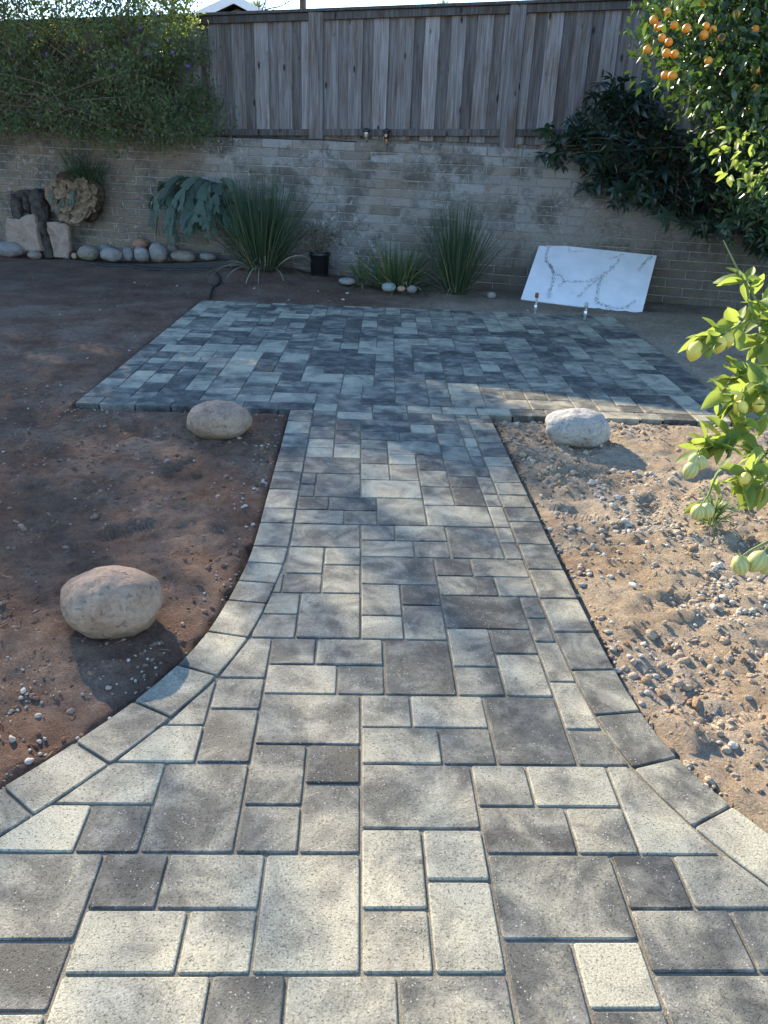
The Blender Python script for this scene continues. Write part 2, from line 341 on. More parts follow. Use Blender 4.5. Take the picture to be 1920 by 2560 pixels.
def clip_half(poly, p, n):          # keep the side where (q-p).n <= 0
    out = []
    for i in range(len(poly)):
        a, b = np.array(poly[i]), np.array(poly[(i+1) % len(poly)]); da, db = (a-p)@n, (b-p)@n
        if da <= 0: out.append(tuple(a))
        if da*db < 0: out.append(tuple(a+(b-a)*da/(da-db)))
    return out
def shrink(poly, d):
    n = len(poly); out = []
    A = sum(poly[i][0]*poly[(i+1) % n][1]-poly[(i+1) % n][0]*poly[i][1] for i in range(n))
    if A < 0: poly = poly[::-1]
    L = []
    for i in range(n):
        a, b = np.array(poly[i]), np.array(poly[(i+1) % n]); t = b-a; l = np.linalg.norm(t)
        if l < 1e-4: continue
        t /= l; L.append((a+np.array([-t[1], t[0]])*d, t))
    m = len(L)
    for i in range(m):
        (p, t), (q, u) = L[i-1], L[i]; den = t[0]*u[1]-t[1]*u[0]
        if abs(den) < .08: out.append(tuple(q)); continue
        s = ((q[0]-p[0])*u[1]-(q[1]-p[1])*u[0])/den; out.append(tuple(p+t*s))
    return out
def area(p): return .5*abs(sum(p[i][0]*p[(i+1) % len(p)][1]-p[(i+1) % len(p)][0]*p[i][1] for i in range(len(p))))
def cutcorners(poly, d):
    out = []; n = len(poly)
    for i in range(n):
        p, a, b = np.array(poly[i]), np.array(poly[i-1]), np.array(poly[(i+1) % n])
        u, w = a-p, b-p; lu, lw = np.linalg.norm(u), np.linalg.norm(w)
        if lu < 4*d or lw < 4*d: out.append(tuple(p)); continue
        out += [tuple(p+u/lu*d), tuple(p+(u/lu+w/lw)*d*.3), tuple(p+w/lw*d)]
    return out
def paver_geo(poly, top=0., bev=.0035, depth=.06, gap=.0036):
    poly = shrink(poly, gap+random.uniform(-.0006, .0008))
    if len(poly) < 3 or area(poly) < 4e-4: return None
    poly = cutcorners(poly, .007); inner = shrink(poly, bev)
    if len(inner) != len(poly): return None
    c = np.mean(np.array(poly), 0); n = len(poly); tx, ty = random.gauss(0, .0035), random.gauss(0, .0035)
    zt = lambda p: top+(p[0]-c[0])*tx+(p[1]-c[1])*ty
    mid = [tuple(.35*np.array(a)+.65*np.array(b)) for a, b in zip(inner, poly)]
    V = [(p[0]-c[0], p[1]-c[1], zt(p)) for p in inner]+[(p[0]-c[0], p[1]-c[1], zt(p)-bev*.35) for p in mid]+[(p[0]-c[0], p[1]-c[1], zt(p)-bev) for p in poly]+[(p[0]-c[0], p[1]-c[1], -depth) for p in poly]
    Fc = [tuple(range(n))]
    for k in range(3):
        for i in range(n): j = (i+1) % n; Fc.append((k*n+j, k*n+i, (k+1)*n+i, (k+1)*n+j))
    return c, V, Fc
def add_paver(poly, parent, tone, top=0., name='paver'):
    g = paver_geo(poly, top+random.gauss(0, .0007))
    if g is None: return None
    c, V, Fc = g
    o = link(name, mesh_from(name, V, Fc), MAT['paver'], parent, (c[0], c[1], 0)); o.color = (tone, random.random(), 0, 1); return o
def rtone():
    r = random.random()
    return random.uniform(.1, .3) if r < .34 else random.uniform(.36, .6) if r < .68 else random.uniform(.66, .95)

path = empty('paved_path'); tag(path, kind='structure'); path['label'] = 'flared paver path of mixed grey and cream blocks'
TR = [  # traced pavers near the camera: x0, y0, x1, y1 in inches from the long joint, tone 0 dark .. 1 cream
 (-12,-21,-6,-12,.15),(-24,-21,-12,-12,.85),(-33,-15,-24,-9,.22),(-33,-21,-24,-15,.8),(-36,-9,-24,0,.3),(-6,-24,3,-12,.66),(3,-24,12,-12,.45),
 (12,-18,18,-9,.3),(18,-15,24,-9,.95),(24,-12,33,-6,.27),(33,-12,39,-6,.35),(24,-24,36,-12,.33),(18,-24,24,-15,.3),
 (-9,-12,0,0,.8),(-18,-6,-9,0,.62),(-24,-6,-18,0,.12),(-15,-12,-9,-6,.85),(-24,-12,-15,-6,.88),
 (-21,0,-12,12,.3),(-12,6,-6,15,.38),(-12,0,-6,6,.28),(-6,0,0,9,.4),(-6,9,0,15,.14),(-27,0,-21,6,.18),(-36,0,-27,6,.9),(-33,6,-21,12,.68),
 (-12,15,0,24,.4),(-18,12,-12,21,.25),(-18,21,-12,27,.55),(-27,12,-18,18,.72),(-24,18,-18,27,.5),
 (-12,24,-3,30,.75),(-3,24,3,30,.3),(-6,30,3,36,.55),(-12,30,-6,36,.32),(-18,27,-12,36,.5),(-9,36,0,48,.4),(-15,36,-9,42,.55),(-15,42,-9,48,.6),
 (-6,48,0,57,.6),(-6,57,0,63,.65),(-12,48,-6,54,.25),(-12,54,-6,63,.6),(-12,63,0,72,.4),(-12,72,-3,78,.45),(-3,72,3,78,.4),(-12,78,-6,84,.15),(-6,78,3,84,.2),(-9,84,0,96,.3),(-12,84,-9,90,.3),(-12,90,-9,96,.3),
 (0,3,12,12,.5),(0,-6,6,3,.8),(6,-3,12,3,.88),(6,-12,12,-3,.92),(0,-12,6,-6,.72),(12,-9,24,0,.45),(24,-6,30,0,.12),(30,-6,39,0,.66),
 (12,0,21,6,.25),(21,0,27,6,.55),(12,6,18,12,.38),(18,6,27,12,.8),(27,0,36,12,.72),(0,12,9,18,.62),(9,12,15,18,.28),(15,12,24,24,.22),(24,12,30,18,.25),(24,18,30,27,.66),
 (0,18,6,24,.62),(6,18,15,24,.6),(3,24,12,36,.18),(12,24,18,30,.3),(12,30,18,39,.48),(18,33,24,39,.25),(18,24,24,33,.75),(24,27,30,36,.45),(24,36,27,42,.4),(24,42,27,48,.4),
 (6,36,12,45,.55),(0,36,6,42,.6),(0,42,6,51,.55),(6,45,12,51,.15),(12,39,24,48,.22),(12,48,21,54,.25),(21,48,27,54,.55),(12,54,18,60,.25),(18,54,27,60,.45),(0,51,12,60,.35),
 (15,60,24,72,.3),(9,60,15,66,.45),(0,60,9,66,.5),(6,66,15,72,.6),(0,66,6,72,.5),(24,60,27,66,.55),(24,66,27,72,.55)]
cells = {}
items = []
def occupy(x0, y0, x1, y1):
    for i in range(x0//3, x1//3):
        for j in range(y0//3, y1//3): cells[(i, j)] = 1
for (a, b, c, d, tn) in TR: occupy(a, b, c, d); items.append((a, b, c, d, tn))
SZ = [(4, 3), (3, 4), (3, 2), (2, 3), (2, 2)]
def fill(free, occ, rnd):
    out = []
    for j, i in sorted((j, i) for (i, j) in free):
        if (i, j) in occ: continue
        opts = []
        for (w, h) in SZ:
            C = [(i+a, j+b) for a in range(w) for b in range(h)]
            if all(c in free and c not in occ for c in C):
                bad = 0                     # avoid leaving one-cell slots
                for b in range(h):
                    if (i+w, j+b) in free and (i+w, j+b) not in occ and ((i+w+1, j+b) not in free or (i+w+1, j+b) in occ): bad += 1
                opts.append((bad, rnd.random()*(1.0 if (w, h) != (2, 2) else 1.6), w, h, C))
        if not opts:
            w = 2 if ((i+1, j) in free and (i+1, j) not in occ) else 1; h = 2 if all((i+a, j+1) in free and (i+a, j+1) not in occ for a in range(w)) else 1
            opts = [(0, 0, w, h, [(i+a, j+b) for a in range(w) for b in range(h)])]
        _, _, w, h, C = min(opts)
        for c in C: occ[c] = 1
        out.append((i*3, j*3, (i+w)*3, (j+h)*3))
    return out
free = set()
for j in range(-13, 46):
    y = j*3+1.5
    for i in range(-24, 26):
        lo, hi = xL(y)-3.2, xR(y)+3.2
        if y > 62: lo, hi = -12, 27
        if lo <= i*3+1.5 <= hi: free.add((i, j))
for j in range(24, 46): free.discard((8, j))                # narrow strip beside the right border
for (a, b, c, d) in fill(free, cells, random.Random(5)): items.append((a, b, c, d, None))
y = 72
while y < 138:
    h = random.choice((6, 9, 6)); h = min(h, 138-y); items.append((24, y, 27, y+h, None)); y += h
def near_clip(poly, Q, side):
    P = np.array(poly)
    for _ in range(3):
        c = P.mean(0); k = np.argmin(((Q-c)**2).sum(1)); k = min(max(k, 2), len(Q)-3)
        t = Q[k+2]-Q[k-2]; t /= np.linalg.norm(t); n = np.array([-t[1], t[0]]); n = n if (n[0] > 0) == (side > 0) else -n
        new = clip_half([tuple(p) for p in P], Q[k]+n*.12, n)
        if len(new) < 3: return []
        if len(new) == len(P) and np.allclose(new, P): break
        P = np.array(new)
    return [tuple(p) for p in P]
for (a, b, c, d, tn) in items:
    poly = [(a, b), (c, b), (c, d), (a, d)]
    if b < 62:
        poly = near_clip(poly, inL, -1)
        if len(poly) >= 3: poly = near_clip(poly, inR, 1)
    poly = [p for i, p in enumerate(poly) if math.dist(p, poly[i-1]) > .7]
    if len(poly) < 3 or area(poly) < 3: continue
    add_paver([(p[0]*IN, p[1]*IN) for p in poly], path, rtone() if tn is None else tn)
def border(Qi, Qo, y_end, tones):
    d = np.r_[0, np.cumsum(np.linalg.norm(np.diff(Qi, axis=0), axis=1))]; s = float(np.interp(-138, -Qi[:, 1], d)); k = 0
    at = lambda Q, u: np.array([np.interp(u, d, Q[:, 0]), np.interp(u, d, Q[:, 1])])
    while s < d[-1]-10 and at(Qi, s)[1] > y_end:
        L = random.choice((9, 6, 9, 6.2, 9)); ym = at(Qi, s)[1]
        if ym < 30: L = 9
        a, b, m = at(Qi, s), at(Qi, s+L), at(Qi, s+L/2); e, f, g = at(Qo, s), at(Qo, s+L), at(Qo, s+L/2)
        poly = [a, m, b, f, g, e]
        add_paver([tuple(p*IN) for p in poly], path, tones(k, ym), top=.0028, name='border_paver'); s += L; k += 1
border(inL, outL, -26, lambda k, y: random.choice((.45, .6, .3, .55, .7)))
border(inR, outR, -26, lambda k, y: random.choice((.3, .5, .35, .6)) if y > 4 else (.92 if -2 < y-(-2) < 6 else .3))

# the patio: same blocks, measured quad
PQ = np.array([(-1.84, 3.535), (2.60, 3.49), (2.72, 7.12), (-1.72, 7.32)])
NX, NY = 58, 49
def pq(x, y):
    u, w = x/(NX*3), (y/(NY*3)); return tuple((1-u)*(1-w)*PQ[0]+u*(1-w)*PQ[1]+u*w*PQ[2]+(1-u)*w*PQ[3])
patio = empty('paved_patio'); tag(patio, kind='structure'); patio['label'] = 'square patio of mixed grey paver blocks in the fence shade'
pit = []; occ = {}
def row_border(j0, h, i0, i1):
    i = i0
    while i < i1:
        w = random.choice((3, 3, 2)); w = min(w, i1-i)
        if i1-i-w == 1: w += 1
        pit.append((i*3, j0*3, (i+w)*3, (j0+h)*3))
        for a in range(w):
            for b in range(h): occ[(i+a, j0+b)] = 1
        i += w
row_border(0, 2, 0, NX)
pit += fill({(i, j) for i in range(NX) for j in range(NY)}, occ, random.Random(21))
pit.sort(key=lambda q: q[1])
farV, farF = [], []
for n, (a, b, c, d) in enumerate(pit):
    poly = [pq(a, b), pq(c, b), pq(c, d), pq(a, d)]
    if n < 300: add_paver(poly, patio, rtone())
    else:
        g = paver_geo(poly, random.gauss(0, .0007))
        k = len(farV); cc = g[0]; farV += [(v[0]+cc[0], v[1]+cc[1], v[2]) for v in g[1]]; farF += [tuple(i+k for i in f) for f in g[2]]
mf = MAT['paver'].copy(); mf.name = 'paver_concrete_far'
sepn = [n for n in mf.node_tree.nodes if n.bl_idname == 'ShaderNodeSeparateColor'][0]
gi = mf.node_tree.nodes.new('ShaderNodeNewGeometry'); cr = mf.node_tree.nodes.new('ShaderNodeMapRange'); cr.inputs['To Min'].default_value = .1; cr.inputs['To Max'].default_value = .95
mf.node_tree.links.new(gi.outputs['Random Per Island'], cr.inputs[0])
for l in list(sepn.outputs[0].links): mf.node_tree.links.new(cr.outputs[0], l.to_socket)
if farV: tag(link('paver_field', mesh_from('paver_field', farV, farF), mf, patio), kind='stuff')

# sand bedding under the pavers
ysamp = np.linspace(-36, 140, 90)
V = []; Fc = []
for yy in ysamp: V += [(xL(yy, outL)*IN+.004, yy*IN, -.0055), (xR(yy, outR)*IN-.004, yy*IN, -.0055)]
for i in range(len(ysamp)-1): Fc.append((2*i, 2*i+1, 2*i+3, 2*i+2))
link('joint_sand', mesh_from('joint_sand', V, Fc), MAT['sand'], path)
ins = (PQ-PQ.mean(0))*.998+PQ.mean(0)
link('joint_sand', mesh_from('joint_sand', [(p[0], p[1], -.0065) for p in ins], [(0, 1, 2, 3)]), MAT['sand'], patio)

# ================================================================== GROUND
def dist_paved(x, y):
    """metres outside the paving (vectorised); negative inside"""
    yi = y/IN
    dl = xL(yi, outL)*IN-x; dr = x-xR(yi, outR)*IN
    dp = np.maximum(np.maximum(dl, dr), np.maximum(y-3.6, -.9-y))
    lx = np.interp(y, [3.5, 7.3], [-1.84, -1.72]); rx = np.interp(y, [3.5, 7.1], [2.6, 2.72]); by = np.interp(x, [-1.8, 2.7], [7.32, 7.12])
    dq = np.maximum(np.maximum(lx-x, x-rx), np.maximum(3.51-y, y-by))
    return np.minimum(dp, dq)
def fbm(x, y, s, o=4, seed=0., H=.8): return np.array([mnoise.fractal((a*s+seed, b*s-seed, seed*.37), H, 2.1, o) for a, b in zip(x, y)])
def ground_z(x, y):
    x = np.atleast_1d(np.asarray(x, float)); y = np.atleast_1d(np.asarray(y, float))
    d = dist_paved(x, y); right = np.clip((x-.3)/.4, 0, 1)*(y < 3.6)
    w = np.clip(d/.12, 0, 1); w = w*w*(3-2*w); near = np.clip(1-np.abs(y-2)/9, .15, 1)
    base = -.026*(1-right)-.036*right
    n = fbm(x, y, 2.3, 3, 3.)*.022+fbm(x, y, 9., 4, 8., .8)*(.010+.006*right)
    n = n+np.maximum(0, fbm(x, y, 21., 2, 17.))*(.006+.003*right)*near+np.abs(fbm(x, y, 5.2, 3, 27.))*.026*near
    n = n+(np.abs(fbm(x, y, 12., 3, 33., .7))-.12)*.016*near*(.5+.5*right)
    for (cx, cy, ang, L) in TREADS:                           # trodden hollows with a pushed-up rim
        u = ((x-cx)*math.cos(ang)+(y-cy)*math.sin(ang))/L; w2 = (-(x-cx)*math.sin(ang)+(y-cy)*math.cos(ang))/(L*.42); q = u*u+w2*w2
        n = n+np.where(q < 5, -.02*np.exp(-q**2*.8)+.011*np.exp(-(np.sqrt(q)-1.35)**2*9), 0)
    wd = (x*WN[0]+(y-WD)*WN[1])                                # to the wall line (negative in front)
    berm = np.clip((wd+1.6)/1.3, 0, 1)*(.02+.1*np.exp(-((x+1.55)/1.1)**2))
    far = np.clip(wd/.3, 0, 1)
    out = base+n*w*(1-far)*np.where(np.abs(x) < 9, 1, 0)+berm*(1-far)+.01*w
    return np.where(d < .012, -.085, out)
xs = np.r_[np.array([-900, -300, -120, -60, -30, -18, -12]), np.arange(-9, -3, .09), np.arange(-3, 3.6, .0275), np.arange(3.6, 9, .09), np.array([12, 18, 30, 60, 120, 300, 900])]
ys = np.r_[np.array([-300, -60, -20, -8, -4, -2.5, -1.6]), np.arange(-1.2, 4., .0275), np.arange(4., 10.9, .06), np.array([11.5, 13, 16, 22, 35, 70, 150, 400, 1200])]
GX, GY = np.meshgrid(xs, ys); nxg, nyg = len(xs), len(ys)
GZ = ground_z(GX.ravel(), GY.ravel())
idx = np.arange(nxg*nyg).reshape(nyg, nxg)
Q = np.stack([idx[:-1, :-1], idx[:-1, 1:], idx[1:, 1:], idx[1:, :-1]], -1).reshape(-1, 4)
g = link('ground', mesh_tris('ground', np.c_[GX.ravel(), GY.ravel(), GZ], Q, True), MAT['soil']); tag(g, kind='structure')

ICO = None
def ico():
    p = (1+5**.5)/2; V = np.array([(-1, p, 0), (1, p, 0), (-1, -p, 0), (1, -p, 0), (0, -1, p), (0, 1, p), (0, -1, -p), (0, 1, -p), (p, 0, -1), (p, 0, 1), (-p, 0, -1), (-p, 0, 1)], float); V /= np.linalg.norm(V[0])
    T = np.array([(0, 11, 5), (0, 5, 1), (0, 1, 7), (0, 7, 10), (0, 10, 11), (1, 5, 9), (5, 11, 4), (11, 10, 2), (10, 7, 6), (7, 1, 8), (3, 9, 4), (3, 4, 2), (3, 2, 6), (3, 6, 8), (3, 8, 9), (4, 9, 5), (2, 4, 11), (6, 2, 10), (8, 6, 7), (9, 8, 1)])
    return V, T
IV, IT = ico()
def subdiv(V, T):
    V = list(map(tuple, V)); mid = {}; out = []
    def m(i, j):
        k = (min(i, j), max(i, j))
        if k not in mid: p = np.array(V[i])+np.array(V[j]); mid[k] = len(V); V.append(tuple(p/np.linalg.norm(p)))
        return mid[k]
    for a, b, c in T: ab, bc, ca = m(a, b), m(b, c), m(c, a); out += [(a, ab, ca), (b, bc, ab), (c, ca, bc), (ab, bc, ca)]
    return np.array(V), np.array(out)
IV2, IT2 = subdiv(IV, IT)
def pebbles(name, P, R, mat, label, cat, flat=.7, smooth=False):
    VV, TT = [], []; base = 0
    for sel, (bv, bt) in ((R <= .0095, (IV, IT)), (R > .0095, (IV2, IT2))):
        p, r = P[sel], R[sel]; n = len(p); m = len(bv)
        if not n: continue
        ang = rng.uniform(0, 6.283, n); c, s = np.cos(ang), np.sin(ang)
        sc = np.stack([rng.uniform(.8, 1.35, n), rng.uniform(.65, 1., n), rng.uniform(flat*.7, flat*1.2, n)], 1)*r[:, None]
        fr = rng.normal(0, 1.6, (n, 3, 1)); ph = rng.uniform(0, 6.28, (n, 1))
        low = np.sin((bv@fr)[..., 0]*1.3+ph)[..., None]*.16                      # lumpy, not faceted like a die
        V = bv[None]*(1+low+rng.uniform(-.12, .12, (n, m, 1)))*sc[:, None, :]
        X = V[..., 0]*c[:, None]-V[..., 1]*s[:, None]; Y = V[..., 0]*s[:, None]+V[..., 1]*c[:, None]
        V = np.stack([X+p[:, None, 0], Y+p[:, None, 1], V[..., 2]+p[:, None, 2]], -1)
        VV.append(V.reshape(-1, 3)); TT.append((bt[None]+(np.arange(n)*m)[:, None, None]).reshape(-1, 3)+base); base += n*m
    o = link(name, mesh_tris(name, np.concatenate(VV), np.concatenate(TT), smooth), mat); tag(o, label, cat, kind='stuff'); return o
def scatter(n, dens, box):
    X = rng.uniform(box[0], box[1], n*6); Y = rng.uniform(box[2], box[3], n*6)
    k = (rng.uniform(0, 1, n*6) < dens(X, Y)) & (dist_paved(X, Y) > .02); X, Y = X[k][:n], Y[k][:n]
    return X, Y
def clumpy(X, Y, s, seed): return np.clip(.5+.9*fbm(X, Y, s, 3, seed), 0, 1)
def dl_right(X, Y):
    d = dist_paved(X, Y); line = np.exp(-((X-(1.62-.30*(Y-.6)+.25*np.maximum(0, Y-1.2)))/.22)**2)*(Y < 2.6)
    return np.clip(.03+.8*np.exp(-d/.1)*(Y < 2.6)+.85*line, 0, 1)*clumpy(X, Y, 3.5, 5)**1.5
X, Y = scatter(7000, dl_right, (.8, 3.2, -.6, 3.6)); R = np.minimum(rng.lognormal(math.log(.0058), .5, len(X)), .021)
pebbles('gravel', np.c_[X, Y, ground_z(X, Y)+R*.25], R, MAT['gravel'], 'pale crushed gravel strewn over the sandy soil right of the path', 'gravel')
def dl_left(X, Y):
    d = dist_paved(X, Y); return np.clip(.015+.6*np.exp(-d/.08)+.75*np.clip((.9-Y)/.6, 0, 1)*np.clip((X+1.6)/.4, 0, 1), 0, 1)*clumpy(X, Y, 4, 9)
X, Y = scatter(3600, dl_left, (-2.8, -.35, -.3, 3.6)); R = np.minimum(rng.lognormal(math.log(.0048), .42, len(X)), .013)
pebbles('gravel', np.c_[X, Y, ground_z(X, Y)+R*.25], R, MAT['gravel'], 'loose pea gravel along the left edge of the path', 'gravel', smooth=True)
X, Y = scatter(420, lambda X, Y: .3*clumpy(X, Y, 1.2, 51), (-4.2, 3.6, 3.4, 8.6)); R = np.minimum(rng.lognormal(math.log(.0055), .5, len(X)), .018)
pebbles('gravel', np.c_[X, Y, ground_z(X, Y)+R*.25], R, MAT['gravel'], 'scattered small stones on the bare soil around the patio', 'gravel')
X, Y = scatter(8000, lambda X, Y: clumpy(X, Y, 1.6, 21)**2, (.8, 3.2, -.6, 3.55)); R = np.minimum(rng.lognormal(math.log(.0056), .6, len(X)), .022)
pebbles('soil_clods', np.c_[X, Y, ground_z(X, Y)], R, MAT['clod_r'], 'crumbled sandy soil clods right of the path', 'soil', .8)
X, Y = scatter(4600, lambda X, Y: clumpy(X, Y, 3, 31)**1.5, (-3., -.35, -.2, 4.)); R = np.minimum(rng.lognormal(math.log(.005), .55, len(X)), .015)
pebbles('soil_clods', np.c_[X, Y, ground_z(X, Y)-R*.1], R, MAT['clod_l'], 'dark red brown soil clods left of the path', 'soil', .75)

def ribbons(name, roots, dirs, length, width, droop, mat, parent=None, seg=6, wob=.0, smooth=True, loc=None):
    """strap blades: root points, unit start directions; gravity bends them by droop"""
    n = len(roots); P = roots.copy(); D = dirs.copy(); side = np.cross(D, np.array([0, 0, 1.])+rng.normal(0, .4, (n, 3))); side /= np.linalg.norm(side, axis=1)[:, None]+1e-9
    out = []
    for k in range(seg+1):
        t = k/seg; w = width*(1-t**2.2)*(.55+.9*min(t, .5)); out.append(np.stack([P-side*w[:, None]*.5, P+side*w[:, None]*.5], 1))
        D = D+np.array([0, 0, -1.])*(droop*(.3+1.4*t)/seg)[:, None]+rng.normal(0, wob, (n, 3)); D /= np.linalg.norm(D, axis=1)[:, None]
        P = P+D*(length/seg)[:, None]
    V = np.stack(out, 1).reshape(n, -1, 3); q = []
    for k in range(seg): q.append((2*k, 2*k+1, 2*k+3, 2*k+2))
    T = np.array(q)[None]+(np.arange(n)*(2*seg+2))[:, None, None]
    return link(name, mesh_tris(name, V.reshape(-1, 3), T.reshape(-1, 4), smooth), mat, parent, loc)
n = 700; X, Y = scatter(n, lambda X, Y: clumpy(X, Y, 2, 41), (-3., 3., -.3, 3.5)); n = len(X)
a = rng.uniform(0, 6.283, n); dr = np.c_[np.cos(a), np.sin(a), rng.uniform(-.05, .35, n)]; dr /= np.linalg.norm(dr, axis=1)[:, None]
st = ribbons('dry_straw', np.c_[X, Y, ground_z(X, Y)+.004], dr, rng.uniform(.015, .07, n), rng.uniform(.0012, .003, n), rng.uniform(0, .6, n), MAT['straw'], seg=3, wob=.15)
tag(st, 'bits of dry straw and root scattered over the soil', 'straw', kind='stuff')

# ================================================================== BOULDERS AND STONES
import bmesh
def stone_mesh(name, a, b, c, sub=4, amp=.06, seed=0, flat=0., egg=0.):
    bm = bmesh.new(); bmesh.ops.create_icosphere(bm, subdivisions=sub, radius=1)
    for v in bm.verts:
        p = v.co.copy(); n1 = mnoise.fractal(p*1.1+Vector((seed*3.1, seed, 0)), .9, 2, 3)*amp*1.6+mnoise.fractal(p*5+Vector((seed, 0, seed)), .7, 2, 4)*amp*.3-max(0, mnoise.noise(p*2.6+Vector((0, seed, 0)))-.35)*.09
        q = p*(1+n1); q.x *= 1+egg*q.z
        e = 2.35                                            # slightly squarish river-stone section
        r = (abs(p.x)**e+abs(p.y)**e+abs(p.z)**e)**(-1/e); q *= .35+.65*r
        if flat and q.z > 0: q.z *= 1-flat*min(1, abs(q.x))
        v.co = Vector((q.x*a, q.y*b, q.z*c))
    me = bpy.data.meshes.new(name); bm.to_mesh(me); bm.free(); me.polygons.foreach_set('use_smooth', [True]*len(me.polygons)); return me
def gz1(x, y): return float(ground_z([x], [y])[0])
def boulder(x0, y0, x1, y1, mat, label, ratio_b, ratio_c, seed, rz=0., amp=.06, name='boulder', egg=0.):
    cx, cy = (x0+x1)/2, (y0+y1)/2; p = gp(cx, cy, .08)
    for _ in range(3):
        zc = (p-CAM)@CF; a = (x1-x0)/2/FPX*zc; c = a*ratio_c; g0 = gz1(p[0], p[1]); p = gp(cx, cy, g0+c*.78)
    o = link(name, stone_mesh(name, a, a*ratio_b, c, 5, amp, seed, egg=egg), mat, loc=(p[0], p[1], p[2]), rot=(0, random.uniform(-.05, .05), YAW+rz)); tag(o, label, 'boulder'); return o
S_ = 1.15727
boulder(133*S_, 1224*S_, 348*S_, 1374*S_, MAT['rock_pink'], 'large smooth pinkish tan egg shaped boulder, the biggest one, left of the path', .8, .68, 2, 0, .05)
boulder(404*S_, 867*S_, 541*S_, 947*S_, MAT['rock_tan'], 'smooth tan oval boulder on red soil beside the patio corner', .75, .58, 5, 0, .05)
boulder(1177*S_, 885*S_, 1315*S_, 969*S_, MAT['rock_grey'], 'pale grey lumpy boulder on sandy soil at the patio edge', .8, .62, 9, 0, .07)

def rock(x0, y0, x1, y1, off, mat, label, seed, lift=0., tall=1.):
    cx = (x0+x1)/2; p = wall_px(cx, y1, off); zc = (p-CAM)@CF; a = (x1-x0)/2/FPX*zc; c = (y1-y0)/2/FPX*zc*1.02
    z = gz1(p[0], p[1])+c*.9+lift
    z = max(z, p[2]+c*.92)
    o = link('river_rock', stone_mesh('river_rock', a, min(a, .16)*.75, c, 4, .06, seed), mat, loc=(p[0], p[1], z), rot=(0, 0, WA)); tag(o, label, 'rock', 'stones along the block wall'); return o
z1 = lambda a, b, c, d: (a*.24111, 320+b*.24111, c*.24111, 320+d*.24111)
z2 = lambda a, b, c, d: (350+a*.24111, 320+b*.24111, 350+c*.24111, 320+d*.24111)
z3 = lambda a, b, c, d: (700+a*.24111, 340+b*.24111, 700+c*.24111, 340+d*.24111)
z4 = lambda a, b, c, d: (1000+a*.24111, 340+b*.24111, 1000+c*.24111, 340+d*.24111)
for k, (box, off, m, lb) in enumerate([
    (z1(-60, 1245, 270, 1395), -.42, 'rock_dark', 'long dark brown oval rock in front of the large flagstone'),
    (z1(295, 1310, 450, 1392), -.42, 'rock_mid', 'small tan rock at the foot of the charred log'),
    (z1(745, 1295, 803, 1358), -.3, 'rock_pink', 'tiny pinkish stone beside the narrow flagstone'),
    (z1(815, 1222, 1040, 1372), -.3, 'rock_mid', 'broad tan rock, first in the row after the narrow flagstone'),
    (z1(1015, 1205, 1155, 1310), -.1, 'rock_dark', 'dark grey stone tucked behind the two broad pale rocks'),
    (z1(1045, 1242, 1285, 1378), -.32, 'rock_mid2', 'pale oval rock with a light streak, lying in the wall row'),
    (z1(1282, 1237, 1397, 1374), -.28, 'rock_dark', 'narrow grey upright stone squeezed between two rocks'),
    (z1(1370, 1148, 1552, 1262), -.1, 'rock_rust', 'rust coloured rock perched behind the row of grey rocks'),
    (z1(1395, 1237, 1560, 1382), -.32, 'rock_mid2', 'domed grey tan rock below the rust coloured rock'),
    (z2(105, 1192, 300, 1387), -.32, 'rock_dark', 'tall grey egg shaped rock standing in the row'),
    (z2(290, 1200, 402, 1335), -.1, 'rock_dark', 'dull grey stone leaning behind the tall egg shaped rock'),
    (z2(330, 1266, 590, 1390), -.32, 'rock_mid', 'long flat tan oval rock near the end of the black edging'),
    (z2(620, 1287, 800, 1374), -.25, 'rock_dark', 'low dark grey rock half under the tall strap leaves'),
    (z3(1055, 1522, 1200, 1610), -.9, 'rock_green', 'blue green rounded stone beside the low strap leaves'),
    (z3(1210, 1555, 1302, 1610), -.88, 'rock_pink', 'small pinkish stone between the green and the pale stone'),
    (z3(1315, 1550, 1415, 1625), -.88, 'rock_mid2', 'small pale round stone beside the clump of strap leaves'),
    (z3(610, 1468, 792, 1542), -.6, 'rock_mid2', 'flat whitish stone lying among dry leaves near the black pot'),
    (z4(900, 1635, 992, 1705), -.6, 'rock_dark', 'dark stone on the soil between strap leaves and marble slab')]):
    rock(*box, off, MAT[m], lb, k+20)

def flagstone(pts, off, lean, th, label, seed):
    W = [wall_sz(x, y, off) for x, y in pts]; z0 = min(w[1] for w in W); s0 = sum(w[0] for w in W)/len(W)
    dense = []
    for i in range(len(W)):
        a, b = W[i], W[(i+1) % len(W)]
        for k in range(3):
            t = k/3; j = random.uniform(-.008, .008); dense.append((a[0]+(b[0]-a[0])*t-s0+j, a[1]+(b[1]-a[1])*t-z0+random.uniform(-.008, .008)))
    n = len(dense); cs = np.mean(dense, 0); V = []
    for k, (dy, sc) in enumerate(((-th, .94), (-th*.8, 1), (th*.2, 1), (th*.3, .95))):
        V += [(cs[0]+(x-cs[0])*sc, dy+random.uniform(-.006, .006), cs[1]+(z-cs[1])*sc) for x, z in dense]
    V += [(cs[0], -th*1.05, cs[1]), (cs[0], th*.3, cs[1])]
    Fc = []
    for k in range(3):
        for i in range(n): j = (i+1) % n; Fc.append((k*n+i, k*n+j, (k+1)*n+j, (k+1)*n+i))
    for i in range(n): j = (i+1) % n; Fc.append((4*n, j, i)); Fc.append((4*n+1, 3*n+i, 3*n+j))
    mb = MB(); mb.add(V, Fc); p = wall_at(s0, z0-.01, off)
    o = mb.build('flagstone', MAT['flag'], loc=tuple(p), rot=(-lean, 0, WA)); tag(o, label, 'flagstone')
zz = lambda L: [(x*.24111, 320+y*.24111) for x, y in L]
